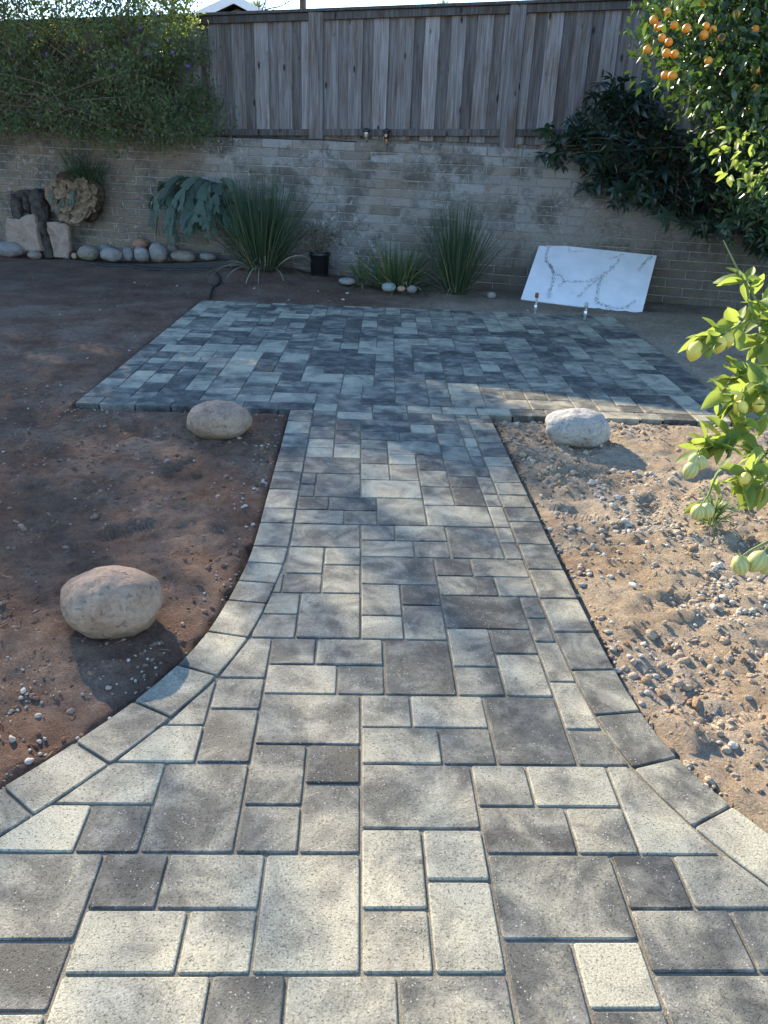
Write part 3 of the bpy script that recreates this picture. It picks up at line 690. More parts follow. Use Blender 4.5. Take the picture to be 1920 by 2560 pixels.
flagstone(zz([(60, 925), (130, 940), (200, 935), (260, 895), (340, 885), (385, 1000), (400, 1120), (430, 1220), (458, 1262), (380, 1285), (90, 1240), (65, 1050)]), -.33, .12, .06, 'broad jagged sandstone slab propped against the wall', 1)
flagstone(zz([(480, 970), (560, 965), (690, 990), (720, 1020), (715, 1120), (735, 1240), (722, 1345), (580, 1330), (530, 1150), (490, 1050)]), -.28, .1, .05, 'narrow pinkish sandstone slab beside the charred log', 2)

# charred driftwood log leaning between the slabs
lg = empty('charred_log', tuple(wall_at(*wall_sz(510*.24111, 320+1330*.24111, -.2), -.2))); L0 = np.array(lg.location)
tag(lg, 'old charred split log leaning on the wall behind the sandstone slabs', 'log')
def logpiece(nm, a, b, r0, r1, o1, o2):
    A = wall_px(a[0]*.24111, 320+a[1]*.24111, o1)-L0; B = wall_px(b[0]*.24111, 320+b[1]*.24111, o2)-L0
    mb = MB(); n = 14; pts = [A+(B-A)*t+np.array([random.gauss(0, .006) for _ in range(3)]) for t in np.linspace(0, 1, n)]
    mb.tube(pts, [r0+(r1-r0)*t for t in np.linspace(0, 1, n)], 12)
    mb.v = [tuple(np.array(v)+np.array(mnoise.noise_vector(Vector(v)*9))*.022) for v in mb.v]; mb.build(nm, MAT['deadwood'], lg)
logpiece('trunk', (385, 690), (520, 1340), .115, .10, -.12, -.22)
logpiece('broken_limb', (170, 700), (225, 1240), .075, .085, -.10, -.2)
logpiece('broken_limb', (130, 690), (430, 668), .05, .055, -.1, -.12)
logpiece('broken_limb', (270, 690), (330, 1200), .05, .06, -.08, -.15)

# ================================================================== BLOCK WALL
wroot = empty('block_wall', tuple(WO), (0, 0, WA)); tag(wroot, 'weathered slump block garden wall below the wooden fence', 'wall')
CH, BL = .1016, .4064
blockmeshes = []
for v in range(5):
    mb = MB(); mb.box((-BL/2+.005, 0, -CH/2+.0045), (BL/2-.005, .15, CH/2-.0045), .007)
    mb.v = [(x+random.gauss(0, .0022), y+random.gauss(0, .0018), z+random.gauss(0, .002)) for x, y, z in mb.v]
    me = mb.build('block', MAT['block']); blockmeshes.append(me.data); bpy.data.objects.remove(me)
capm = MB(); capm.box((-BL/2+.003, -.006, -CH/2+.004), (BL/2-.003, .16, CH/2), .006); cm = capm.build('cap_block', MAT['block']); capdata = cm.data; bpy.data.objects.remove(cm)
rest = MB()
for r in range(17):
    z = WTOP-CH*(r+.5); k0 = -20
    for k in range(-20, 20):
        s = k*BL+(.5*BL if r % 2 else 0)+.09
        if s < -7.6 or s > 7.2: continue
        if -5.45 < s < 2.05 and r < 16:
            o = link('cap_block' if r == 0 else 'block', capdata if r == 0 else blockmeshes[random.randrange(5)], None, wroot, (s+random.gauss(0, .0015), random.gauss(0, .003), z+random.gauss(0, .0012)))
        else:
            rest.box((s-BL/2+.005, random.gauss(0, .002), z-CH/2+.0045), (s+BL/2-.005, .15, z+CH/2-.0045), .006)
tag(rest.build('block_courses', MAT['block'], wroot), kind='stuff')
core = MB(); core.box((-7.7, .009, -.3), (7.3, .143, WTOP-.012)); core.build('mortar', MAT['mortar'], wroot)
# soil bank held up behind the wall
mb = MB(); mb.box((-60, .17, -.5), (60, 140, 1.585)); bank = mb.build('terrain', MAT['soil'], loc=tuple(WO), rot=(0, 0, WA)); tag(bank, kind='structure')

# ================================================================== FENCE
fen = empty('board_fence', tuple(wall_at(0, 1.58, .22)), (0, 0, WA)); tag(fen, 'weathered grey board on board wooden fence above the block wall', 'fence')
FZ = 1.58
posts = [-7.2, -4.86, -2.494, -.672, 1.705, 4.07, 6.45]
def slope(s): return .028*(s+.67)                # the cap climbs slightly to the right
for p in posts:
    mb = MB(); mb.box((p-.09, -.075, .03), (p+.09, .0, 2.985-FZ+slope(p)), .004); mb.build('post', MAT['wood_front'], fen)
def beam(nm, a, b, y0, y1, z0, z1, mat, bev=.004):
    mb = MB(); mb.box((a, y0, z0-FZ), (b, y1, z1-FZ), bev)
    mb.v = [(x, y, z+slope(x)) for x, y, z in mb.v]; mb.build(nm, mat, fen)
per = .306
for a, b in zip(posts[:-1], posts[1:]):
    beam('top_rail', a+.091, b-.091, -.06, -.022, 2.905, 2.984, MAT['wood_dark'])
    beam('bottom_rail', a+.091, b-.091, -.06, -.022, 1.672, 1.748, MAT['wood_dark'])
    beam('kick_board', a+.02, b-.02, .028, .046, 1.56-slope((a+b)/2), 1.71-slope((a+b)/2), MAT['wood'])
    s = a+.091; k = 0
    start = {-2.494: .0, -.672: 0., 1.705: -.07}.get(a, 0)
    s += start
    while s < b-.06:
        w = .176+random.uniform(-.006, .006)
        for (x0, x1, y0) in ((s, s+w, 0.), (s+w-.035, s+per+.035, .021)):
            x0, x1 = max(x0, a+.05), min(x1, b-.05)
            if x1-x0 < .03: continue
            h = 2.92+slope((x0+x1)/2)-FZ; mb = MB(); tw = random.gauss(0, .0035)
            n = 7; V = []; Fc = []
            for i in range(n):
                zz_ = .08+(h-.08)*i/(n-1); wob = random.gauss(0, .0022)
                V += [(x0+wob, y0-.019, zz_), (x1+wob+tw*i/n, y0-.019+random.gauss(0, .0015), zz_), (x1+wob+tw*i/n, y0, zz_), (x0+wob, y0, zz_)]
            for i in range(n-1):
                for q in range(4): r_ = (q+1) % 4; Fc.append((4*i+q, 4*i+r_, 4*i+4+r_, 4*i+4+q))
            Fc += [(3, 2, 1, 0), (4*n-4, 4*n-3, 4*n-2, 4*n-1)]
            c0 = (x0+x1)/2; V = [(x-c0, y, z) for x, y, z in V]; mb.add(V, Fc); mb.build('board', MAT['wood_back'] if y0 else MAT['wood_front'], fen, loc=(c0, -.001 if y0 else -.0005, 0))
        s += per
    s = a
for a, b in zip(posts[:-1], posts[1:]):
    beam('fence_cap', a+.001, b-.001, -.09, .05, 2.988, 3.02, MAT['wood_dark'])

# ================================================================== THINGS ON THE WALL TOP
def spot(px, py, label, m1, lean):
    s, z = wall_sz(px, py, .10); r = empty('garden_spotlight', tuple(wall_at(s, WTOP, .10)), (lean, 0, WA)); tag(r, label, 'spotlight', 'spotlights on the wall top')
    MB().tube([(0, 0, 0), (0, 0, .08)], .012, 8).build('stake', MAT['metal'] if m1 == 'metal' else MAT['copper'], r, True)
    mb = MB(); mb.lathe([(.0, .05), (.026, .05), (.03, .06), (.032, .12), (.03, .125), (0, .122)], 16); lb_ = mb.build('lamp_body', MAT[m1], r, True); MB().tube([(0, -.03, .085), (0, -.036, .085)], .016, 12).build('lens', MAT['copper'], lb_)
    mb = MB(); mb.lathe([(.045, .125), (.05, .13), (.04, .15), (.012, .165), (0, .168)], 16); mb.build('hood', MAT['black'], r, True)
spot(917, 352, 'small silver garden spotlight tilted on the wall top', 'metal', .2)
spot(966, 353, 'small black garden spotlight on a brass stake on the wall top', 'black', 0.)
mb = MB(); L = [wall_at(s, WTOP+.012+.006*math.sin(s*9), .06+.02*math.sin(s*5)) for s in np.linspace(-1.75, -.1, 40)]; mb.tube(L, .007, 6)
tag(mb.build('drip_tube', MAT['hose'], smooth=True), 'thin black drip irrigation tube lying along the wall top', 'tube')

# ================================================================== MARBLE SLAB
BLc, BRc = gp(1302, 747, .03), gp(1604, 786, -.01)
TLc, TRc = wall_px(1327.6, 606, -.03), wall_px(1635.6, 637, -.03)
ex = (BRc-BLc); W_ = np.linalg.norm(ex); ex /= W_; eyv = (TLc+TRc)/2-(BLc+BRc)/2; eyv -= ex*(eyv@ex); H_ = np.linalg.norm(eyv); eyv /= H_; ez = np.cross(ex, eyv)
slab = empty('marble_slab'); slab.matrix_world = Matrix(((ex[0], eyv[0], ez[0], BLc[0]), (ex[1], eyv[1], ez[1], BLc[1]), (ex[2], eyv[2], ez[2], BLc[2]), (0, 0, 0, 1)))
tag(slab, 'white marble slab with grey veins leaning against the wall', 'slab')
t = NT('white_marble', .22, .5); v = t.coord(); n = t.noise(v, 3.5, 5, .6); t.color(t.ramp(n, [(.3, (.62, .63, .65)), (.6, (.74, .745, .75)), (.8, (.78, .78, .78))])); MAT['marble'] = t.m
t = NT('marble_vein', .3, .5); v = t.coord(); n = t.noise(v, 45, 4, .7, 1.5); t.color(t.ramp(n, [(.36, (.12, .12, .125)), (.47, (.38, .38, .39)), (.53, (.66, .66, .665))])); MAT['vein'] = t.m
mb = MB(); mb.box((0, 0, -.02), (W_, H_, 0), .002); mb.build('slab', MAT['marble'], slab)
def vein(pts, w):
    P = [np.array([u*W_, (1-q)*H_]) for u, q in pts]; d = []
    for i in range(len(P)-1):
        for k in range(9): d.append(P[i]+(P[i+1]-P[i])*k/9)
    d.append(P[-1]); d = np.array(d); n = len(d); tang = np.gradient(d, axis=0); tang /= np.linalg.norm(tang, axis=1)[:, None]+1e-9; nn = np.c_[-tang[:, 1], tang[:, 0]]
    off = np.array([mnoise.fractal((d[i, 0]*30, d[i, 1]*30, 3.), .7, 2, 3) for i in range(n)])*.009
    ww = w*(.9+np.abs(rng.normal(0, 1.1, n)))
    V = []; Fc = []
    for i in range(n): a = d[i]+nn[i]*(off[i]+ww[i]/2); b = d[i]+nn[i]*(off[i]-ww[i]/2); V += [(*np.clip(a, .002, [W_-.002, H_-.002]), .0006), (*np.clip(b, .002, [W_-.002, H_-.002]), .0006)]
    for i in range(n-1): Fc.append((2*i, 2*i+1, 2*i+3, 2*i+2))
    link('vein', mesh_from('vein', V, Fc), MAT['vein'], slab)
vein([(.08, .02), (.09, .15), (.1, .3), (.17, .42), (.21, .52), (.22, .66), (.215, .8), (.23, .95)], .022)
vein([(.1, .3), (.16, .38), (.21, .5)], .014)
vein([(.22, .5), (.27, .53), (.31, .62), (.28, .72)], .012)
vein([(.31, .62), (.42, .6), (.52, .57), (.6, .44), (.66, .33), (.7, .2), (.71, .08)], .016)
vein([(.63, .15), (.69, .09), (.73, .03)], .014)
vein([(.61, .44), (.6, .6), (.61, .75), (.62, .9), (.75, .96), (.86, .93), (.93, .78)], .022)
vein([(.6, .48), (.52, .65), (.46, .86)], .014)
vein([(.26, .0), (.27, .1), (.33, .08), (.4, .06)], .010)
vein([(.97, .02), (.93, .1), (.88, .3)], .02)

# ================================================================== POT, PIPES, HOSE, EDGING
def potp(px, py, off): p = wall_px(px, py, off); return (p[0], p[1], gz1(p[0], p[1])-.005)
pot = empty('nursery_pot', potp(799, 682, -.25)); tag(pot, 'black plastic nursery pot holding a wispy dry plant', 'pot')
k = 1.0
mb = MB(); mb.lathe([(0, 0), (.095, 0), (.1, .01), (.122, .255), (.132, .257), (.134, .29), (.128, .293), (.118, .285), (.112, .05), (0, .045)], 28); mb.build('pot', MAT['black'], pot, True)
mb = MB(); mb.lathe([(0, .262), (.116, .255)], 24); mb.build('potting_soil', MAT['moss'], pot)
mb = MB()
tips = []
for i in range(40):
    a = random.uniform(0, 6.28); r = random.uniform(.02, .09); p = Vector((r*math.cos(a), r*math.sin(a), .26)); d = Vector((math.cos(a)*random.uniform(.1, .7), math.sin(a)*.5, 1)).normalized(); pts = [p]
    for k in range(6): d = (d+Vector([random.gauss(0, .18) for _ in range(3)])).normalized(); p = p+d*random.uniform(.05, .09); pts.append(p); tips.append((p.copy(), d.copy()))
    mb.tube(pts, [.003, .003, .0025, .002, .002, .0015, .001], 5)
mb.build('stems', MAT['twig'], pot)

def leaf_cloud(P, D, L, Wd, fold=.25, curl=.3):
    """folded pointed leaves: base P, direction D, length L, width Wd -> verts, quads+tris as tris"""
    n = len(P); up = rng.normal(0, 1, (n, 3)); up[:, 2] += 1.2; side = np.cross(D, up); side /= np.linalg.norm(side, axis=1)[:, None]+1e-9; nor = np.cross(side, D)
    L = L[:, None]; Wd = Wd[:, None]
    mid = P+D*L*.45+nor*L*curl*.12; tip = P+D*L-nor*L*curl*.25; lf = P+D*L*.42+side*Wd*.5+nor*Wd*fold; rt = P+D*L*.42-side*Wd*.5+nor*Wd*fold
    V = np.stack([P, lf, tip, rt, mid], 1); T = np.array([(0, 4, 1), (1, 4, 2), (2, 4, 3), (3, 4, 0)])[None]+(np.arange(n)*5)[:, None, None]
    return V.reshape(-1, 3), T.reshape(-1, 3)
def rand_dirs(n, up=0.): d = rng.normal(0, 1, (n, 3)); d[:, 2] += up; return d/np.linalg.norm(d, axis=1)[:, None]
M_dry = mat_leaf('dry_olive_leaf', [(0, (.04, .05, .03)), (1, (.1, .1, .06))], (.16, .17, .06), .3)
n = 1100; sel = [tips[random.randrange(len(tips))] for _ in range(n)]; P = np.array([s[0] for s in sel]); D = np.array([s[1] for s in sel])+rng.normal(0, .6, (n, 3)); D /= np.linalg.norm(D, axis=1)[:, None]
V, T = leaf_cloud(P, D, rng.uniform(.02, .05, n), rng.uniform(.004, .01, n)); tag(link('foliage', mesh_tris('foliage', V, T), M_dry, pot), kind='stuff')

def riser(px, py, h, label, top, r=.011):
    p = gp(px, py); o = empty('irrigation_riser', (p[0], p[1], -.01)); tag(o, label, 'pipe')
    MB().tube([(0, 0, 0), (.004, 0, h*.5), (.002, 0, h)], r, 12).build('pipe', MAT['pvc'], o, True)
    mb = MB(); mb.lathe([(0, h-.03), (r*1.8, h-.03), (r*1.9, h+.012), (r*1.2, h+.02), (0, h+.02)], 14); mb.build('cap', MAT[top], o, True)
    mb = MB(); mb.lathe([(r*1.5, .05), (r*1.7, .055), (r*1.7, .1), (r*1.5, .105)], 14); mb.build('coupling', MAT['metal'], o, True)
riser(1337, 784, .21, 'grey irrigation riser with a rusty cap standing by the marble slab', 'rust')
riser(1461, 800, .17, 'plain grey pipe stub in front of the marble slab', 'pvc')

hp = [(-3.6, 9.62), (-3.1, 9.42), (-2.5, 9.2), (-2.0, 9.0), (-1.78, 8.75), (-1.7, 8.4), (-1.72, 8.0), (-1.68, 7.6), (-1.66, 7.42)]
hh = []
for i in range(len(hp)-1):
    for k in range(6):
        a = [np.array(hp[min(max(i+j, 0), len(hp)-1)]) for j in (-1, 0, 1, 2)]; t_ = k/6
        hh.append(.5*((2*a[1])+(-a[0]+a[2])*t_+(2*a[0]-5*a[1]+4*a[2]-a[3])*t_**2+(-a[0]+3*a[1]-3*a[2]+a[3])*t_**3))
hh = np.array(hh); hz = ground_z(hh[:, 0], hh[:, 1])+.012
tag(MB().tube(np.c_[hh, hz], .016, 8).build('black_hose', MAT['hose'], smooth=True), 'black irrigation hose curving over the soil to the patio corner', 'hose')
mb = MB(); A = []
for px, py in [(160, 657), (230, 659), (300, 661), (380, 661), (460, 659), (530, 655), (600, 650)]:
    p = wall_px(px, py, -.52); A.append((p[0], p[1], max(gz1(p[0], p[1])+.012, p[2]-.01)))
V = []; Fc = []
for p in A: V += [(p[0], p[1]-.012, p[2]-.06), (p[0], p[1]-.012, p[2]+.016), (p[0], p[1]+.01, p[2]+.02), (p[0], p[1]+.01, p[2]-.06)]
for i in range(len(A)-1):
    for q in range(4): r_ = (q+1) % 4; Fc.append((4*i+q, 4*i+r_, 4*i+4+r_, 4*i+4+q))
Fc += [(0, 1, 2, 3), (4*len(A)-1, 4*len(A)-2, 4*len(A)-3, 4*len(A)-4)]
mb.add(V, Fc); tag(mb.build('lawn_edging', MAT['hose']), 'long dark edging strip in front of the row of rocks', 'edging')

# ================================================================== PLANTS
def in_poly(x, y, poly):
    c = np.zeros(len(x), bool); n = len(poly)
    for i in range(n):
        (x1, y1), (x2, y2) = poly[i], poly[(i+1) % n]
        k = ((y1 > y) != (y2 > y)) & (x < (x2-x1)*(y-y1)/((y2-y1)+1e-9)+x1); c ^= k
    return c
def sample_poly(poly, n):
    P = np.array(poly); out = np.zeros((0, 2))
    while len(out) < n:
        q = rng.uniform(P.min(0), P.max(0), (n*2, 2)); out = np.r_[out, q[in_poly(q[:, 0], q[:, 1], poly)]]
    return out[:n]

# --- strap leaf clumps at the wall
M_strap = mat_leaf('strap_leaf', [(0, (.03, .055, .03)), (.5, (.05, .085, .045)), (.85, (.075, .11, .055)), (1, (.22, .2, .1))], (.09, .15, .04), .3, .5, .35)
M_strap2 = mat_leaf('light_strap_leaf', [(0, (.05, .085, .03)), (.6, (.09, .13, .05)), (1, (.26, .22, .12))], (.15, .22, .05), .35, .5, .35)
M_dead = mat_leaf('dead_strap_leaf', [(0, (.16, .12, .08)), (.5, (.3, .25, .17)), (1, (.42, .38, .28))], (.3, .25, .15), .2, .8, .1)
def strap(px, py, off, n, h, spread, rad, mat, label, width=.014, dead=40):
    p = wall_px(px, py, off); z = gz1(p[0], p[1]); o = empty('strap_leaf_clump', (p[0], p[1], z)); tag(o, label, 'plant')
    a = rng.uniform(0, 6.283, n); r = rad*np.sqrt(rng.uniform(0, 1, n)); roots = np.c_[r*np.cos(a), r*np.sin(a)*.7, np.zeros(n)]
    tilt = np.abs(rng.normal(0, spread, n))*(.4+r/rad); D = np.c_[np.cos(a)*np.sin(tilt), np.sin(a)*np.sin(tilt)*.8-.05*tilt, np.cos(tilt)]
    L = h*rng.uniform(.55, 1.12, n)
    tag(ribbons('leaves', roots, D/np.linalg.norm(D, axis=1)[:, None], L, width*rng.uniform(.7, 1.3, n), .25+tilt*1.1*rng.uniform(.3, 1.3, n), mat, o, 8), kind='stuff')
    n = dead; a = rng.uniform(0, 6.283, n); r = rad*rng.uniform(.5, 1.1, n); roots = np.c_[r*np.cos(a), r*np.sin(a), np.full(n, .02)]; tilt = rng.uniform(.5, 1.25, n)
    D = np.c_[np.cos(a)*np.sin(tilt), np.sin(a)*np.sin(tilt), np.cos(tilt)]
    tag(ribbons('dead_leaves', roots, D, h*rng.uniform(.3, .75, n), width*rng.uniform(.6, 1.1, n), rng.uniform(.8, 2.2, n), M_dead, o, 8, .05), kind='stuff')
strap(655, 668, -.42, 560, 1.15, .33, .22, M_strap, 'tall dense clump of dark strap leaves beside the black pot', dead=70)
strap(1140, 728, -.5, 320, 1.05, .3, .13, M_strap, 'tall upright clump of dark strap leaves near the marble slab', dead=46)
strap(995, 714, -.55, 210, .62, .8, .2, M_strap2, 'low sprawling clump of arching strap leaves beside the taller clump', .026, 40)
strap(905, 706, -.5, 26, .42, 1.1, .1, M_strap2, 'few floppy pale strap leaves on the soil next to the white stone', .026, 16)

# --- purple flowering shrub spilling over the wall
shrub_poly = [(-260, -140), (380, -140), (450, -20), (482, 60), (500, 118), (470, 190), (520, 225), (565, 300), (545, 338), (430, 352), (330, 368), (215, 352), (120, 338), (0, 332), (-260, 330)]
sh = empty('flowering_shrub', tuple(wall_at(-4.2, 1.58, .12))); tag(sh, 'sprawling purple flowering shrub spilling over the wall and fence', 'shrub'); S0 = np.array(sh.location)
nc = 800; c2 = sample_poly(shrub_poly, nc); offs = -.08-.75*np.clip(.5+1.1*fbm(c2[:, 0], c2[:, 1], .011, 3, 2.), 0, 1)*rng.uniform(.6, 1.1, nc)
edge = np.clip((c2[:, 0]-330)/200, 0, 1); offs = offs*(1-.55*edge)
cen = np.array([wall_px(x, y, o) for (x, y), o in zip(c2, offs)])
stems = MB()
for i in range(0, nc, 2):
    root = wall_at(-4.6+random.uniform(-1.2, 1.9), 1.6, random.uniform(-.02, .12)); tgt = cen[i]; mid = (root+tgt)/2+np.array([random.gauss(0, .15), random.gauss(0, .1)-.1, random.uniform(.05, .4)])
    pts = [root*(1-t)**2+mid*2*t*(1-t)+tgt*t*t-S0 for t in np.linspace(0, 1, 7)]; end = pts[-1]+np.array([random.gauss(0, .1), random.gauss(-.06, .06), random.uniform(-.25, .05)]); pts.append(end)
    stems.tube(pts, [.009, .008, .007, .006, .005, .004, .003, .0015], 4, False)
stems.build('trunk', MAT['twig'], sh)
per_c = 40; P = np.repeat(cen, per_c, 0); n = len(P); P = P+rng.normal(0, 1, (n, 3))*np.array([.10, .09, .085]); keep = ~((P[:, 2] < WTOP) & (((P-WO)@WN) > -.03)); P = P[keep]; n = len(P)
D = rand_dirs(n, .25)
M_shrub = mat_leaf('shrub_leaf', [(0, (.05, .08, .045)), (.5, (.085, .12, .06)), (.85, (.12, .15, .075)), (1, (.2, .18, .11))], (.28, .36, .06), .42, .5, .4)
V, T = leaf_cloud(P-S0, D, rng.uniform(.04, .075, n), rng.uniform(.018, .034, n)); tag(link('crown', mesh_tris('crown', V, T), M_shrub, sh), kind='stuff')
ntw = 900; k = rng.integers(0, nc, ntw); r0 = cen[k]+rng.normal(0, .1, (ntw, 3)); d = np.c_[rng.normal(.25, .5, ntw), rng.normal(-.3, .3, ntw), rng.normal(-.35, .6, ntw)]; d /= np.linalg.norm(d, axis=1)[:, None]
tag(ribbons('twigs', r0-S0, d, rng.uniform(.12, .4, ntw), rng.uniform(.003, .006, ntw), rng.uniform(0, .8, ntw), MAT['twig'], sh, 4, .1), kind='stuff')
fl = NT('purple_petal', .6, .2); fl.color((.26, .09, .5)); fl.translucent((.45, .2, .8), .4); MAT['petal'] = fl.m
V = []; Fc = []
for k in range(5):
    a = 2*math.pi*k/5; b = len(V); V += [(0, 0, 0), (.013*math.cos(a-.5), .013*math.sin(a-.5), .004), (.021*math.cos(a), .021*math.sin(a), .001), (.013*math.cos(a+.5), .013*math.sin(a+.5), .004)]; Fc.append((b, b+1, b+2, b+3))
flower = mesh_from('flower', V, Fc)
for (px, py) in [(383, 111), (366, 134), (303, 12), (280, 162), (25, 136), (116, 133), (410, 60), (390, 38), (420, 102), (350, 70), (228, 8), (330, 28), (255, 112), (432, 130), (470, 165), (310, 100), (180, 60), (75, 88), (140, 24), (400, 80)]:
    p = wall_px(px, py, -.72); o = link('flower', flower, MAT['petal'], sh, tuple(p-S0), (random.uniform(.9, 1.7), random.uniform(-.4, .4), random.uniform(-.5, .5))); o.scale = [random.uniform(.7, 1.1)]*3

# --- staghorn ferns hung on the wall
M_frond = mat_leaf('staghorn_frond', [(0, (.055, .085, .065)), (1, (.1, .14, .1))], (.1, .15, .07), .25, .55, .3, True)
M_shield = NT('shield_frond', .85, .1); vv = M_shield.coord(rand=True); M_shield.color(M_shield.ramp(M_shield.noise(vv, 9, 5, .7), [(.35, (.06, .042, .028)), (.5, (.19, .125, .078)), (.7, (.34, .25, .165))])); M_shield.bump(M_shield.noise(vv, 30, 4), .008); M_shield = M_shield.m
def staghorn_mesh(L, seed):
    rnd = random.Random(seed); V = []; Fc = []
    def strip(p, d, l, w0, w1, seg, droop):
        p = Vector(p); d = Vector(d).normalized()
        for i in range(seg+1):
            t = i/seg; w = w0+(w1-w0)*t; s = Vector((d.z, 0, -d.x)); s = s.normalized() if s.length > .1 else Vector((1, 0, 0))
            b = len(V); V.append(tuple(p-s*w/2)); V.append(tuple(p+Vector((0, -.004, 0)))); V.append(tuple(p+s*w/2))
            if i: Fc.append((b-3, b-2, b+1, b)); Fc.append((b-2, b-1, b+2, b+1))
            d = (d+Vector((0, 0, -droop/seg))).normalized(); q = p; p = p+d*l/seg
        return q, d
    def go(p, d, l, w, depth):
        q, dd = strip(p, d, l, w*.55, w, 5, 1.7 if depth == 0 else .5)
        if depth == 2: strip(q, dd, l*.5, w, .006, 3, .2); return
        for sg in (-1, 1): nd = dd+Vector((dd.z*sg*-.35, rnd.uniform(-.15, .1), dd.x*sg*.35)); go(q, nd, l*rnd.uniform(.4, .55), w*.62, depth+1)
    go((0, 0, 0), (rnd.uniform(-.5, .5), -.8, .45), L*.5, L*.17, 0)
    return mesh_from('frond', V, Fc, True)
fronds = [staghorn_mesh(.72, k) for k in range(6)]
def root_ball(root, a, b, c, seed):
    me = stone_mesh('root_ball', a, b, c, 4, .16, seed); link('root_ball', me, MAT['moss'], root)
sf = empty('staghorn_fern', tuple(wall_at(*wall_sz(500, 490, -.14), -.14)), (0, 0, WA)); tag(sf, 'grey green staghorn fern with forked hanging fronds mounted on the wall', 'fern')
root_ball(sf, .36, .12, .2, 3)
mb = MB(); mb.box((-.3, .03, -.05), (.32, .06, .23), .006); mb.build('mounting_board', MAT['wood'], sf)
for k in range(40):
    x = random.uniform(-.46, .5); z = random.uniform(-.12, .2); o = link('frond', fronds[k % 6], M_frond, sf, (x, -.06-random.uniform(0, .08), z), (random.uniform(-.3, .2), random.uniform(-.3, .3), x*1.3+random.gauss(0, .5))); o.scale = [random.uniform(.65, 1.15)]*3
mb = MB()
def shield(r, seed):
    rnd = random.Random(seed); V = [(0, 0, 0)]; n = 18; Fc = []
    for q in (.5, 1.):
        for i in range(n): a = 2*math.pi*i/n; rr = r*q*(1+.22*rnd.uniform(-1, 1)*q); V.append((rr*math.cos(a), -.05*q+rnd.uniform(-.015, .015), rr*math.sin(a)*.85))
    for i in range(n): j = (i+1) % n; Fc.append((0, 1+j, 1+i)); Fc.append((1+i, 1+j, 1+n+j, 1+n+i))
    return mesh_from('shield_frond', V, Fc, True)
bf = empty('basket_fern', tuple(wall_at(*wall_sz(200, 490, -.16), -.16)), (0, 0, WA)); tag(bf, 'round mossy mounted fern with papery tan shield fronds and grassy tuft', 'fern')
root_ball(bf, .36, .14, .3, 7)
for (x, z, r) in [(-.33, .02, .15), (-.28, -.1, .14), (-.16, -.2, .16), (-.02, -.24, .14), (.12, -.18, .12), (.22, -.02, .12), (.24, .1, .1), (.15, .16, .09), (-.12, -.08, .2), (.02, -.1, .18), (-.05, .06, .2), (.1, .04, .17), (-.2, .08, .15), (-.02, -.2, .18), (.16, -.14, .14)]:
    link('shield_frond', shield(r, int(x*100)), M_shield, bf, (x, -.13+abs(x)*.12, z), (random.uniform(-.4, .2), random.uniform(-.4, .4), x))
for k in range(9): o = link('frond', fronds[k % 6], M_frond, bf, (random.uniform(-.3, .1), -.1, random.uniform(-.1, .12)), (0, random.uniform(-.4, .4), random.uniform(-.6, .6))); o.scale = [random.uniform(.25, .42)]*3
n = 260; a = rng.uniform(0, 6.283, n); tilt = rng.uniform(.1, 1.2, n); D = np.c_[np.cos(a)*np.sin(tilt)+.15, np.sin(a)*np.sin(tilt)*.5-.15, np.cos(tilt)]; D /= np.linalg.norm(D, axis=1)[:, None]
tag(ribbons('grassy_tuft', np.c_[rng.normal(.1, .12, n), rng.normal(-.02, .04, n), rng.uniform(.08, .26, n)], D, rng.uniform(.3, .62, n), rng.uniform(.007, .013, n), rng.uniform(1., 2.6, n), M_strap, bf, 8), kind='stuff')

# --- umbrella plant on the right
def leaflet(L, W, nseg=5, droop=.35):
    V = []; Fc = []
    for i in range(nseg+1):
        t = i/nseg; w = W*math.sin(math.pi*min(1, .08+.92*t)**.8)*.5 if i < nseg else 0.001; z = -droop*L*t*t
        V += [(L*t, -w, z+w*.25), (L*t, 0, z), (L*t, w, z+w*.25)]
        if i: b = 3*i; Fc += [(b-3, b, b+1, b-2), (b-2, b+1, b+2, b-1)]
    return V, Fc
def whorl(seed):
    rnd = random.Random(seed); mb = MB()
    n = rnd.choice((7, 8, 9))
    for k in range(n):
        a = 2*math.pi*k/n+rnd.uniform(-.15, .15); V, Fc = leaflet(rnd.uniform(.1, .14), rnd.uniform(.044, .058), 5, rnd.uniform(.2, .6)); up = rnd.uniform(-.35, .2); R3 = Matrix.Rotation(a, 3, 'Z') @ Matrix.Rotation(up, 3, 'Y')
        mb.add([tuple(R3 @ (Vector(v)+Vector((.012, 0, 0)))) for v in V], Fc)
    return mesh_from('leaf_whorl', mb.v, mb.f, True)
whorls = [whorl(k) for k in range(5)]
M_umb = mat_leaf('umbrella_leaf', [(0, (.018, .036, .024)), (.6, (.034, .06, .042)), (1, (.06, .095, .055))], (.06, .12, .03), .2, .3, .5, True)
up_poly = [(1335, 340), (1400, 285), (1445, 300), (1470, 215), (1545, 160), (1640, 205), (1690, 330), (1960, 330), (1990, 660), (1850, 600), (1760, 580), (1640, 545), (1590, 500), (1540, 520), (1490, 490), (1400, 430), (1345, 400)]
um = empty('umbrella_plant', tuple(wall_at(3.2, 1.58, .1))); tag(um, 'dark green umbrella plant with whorled leaves hanging over the wall', 'shrub'); U0 = np.array(um.location)
pts = sample_poly(up_poly, 298); stems = MB()
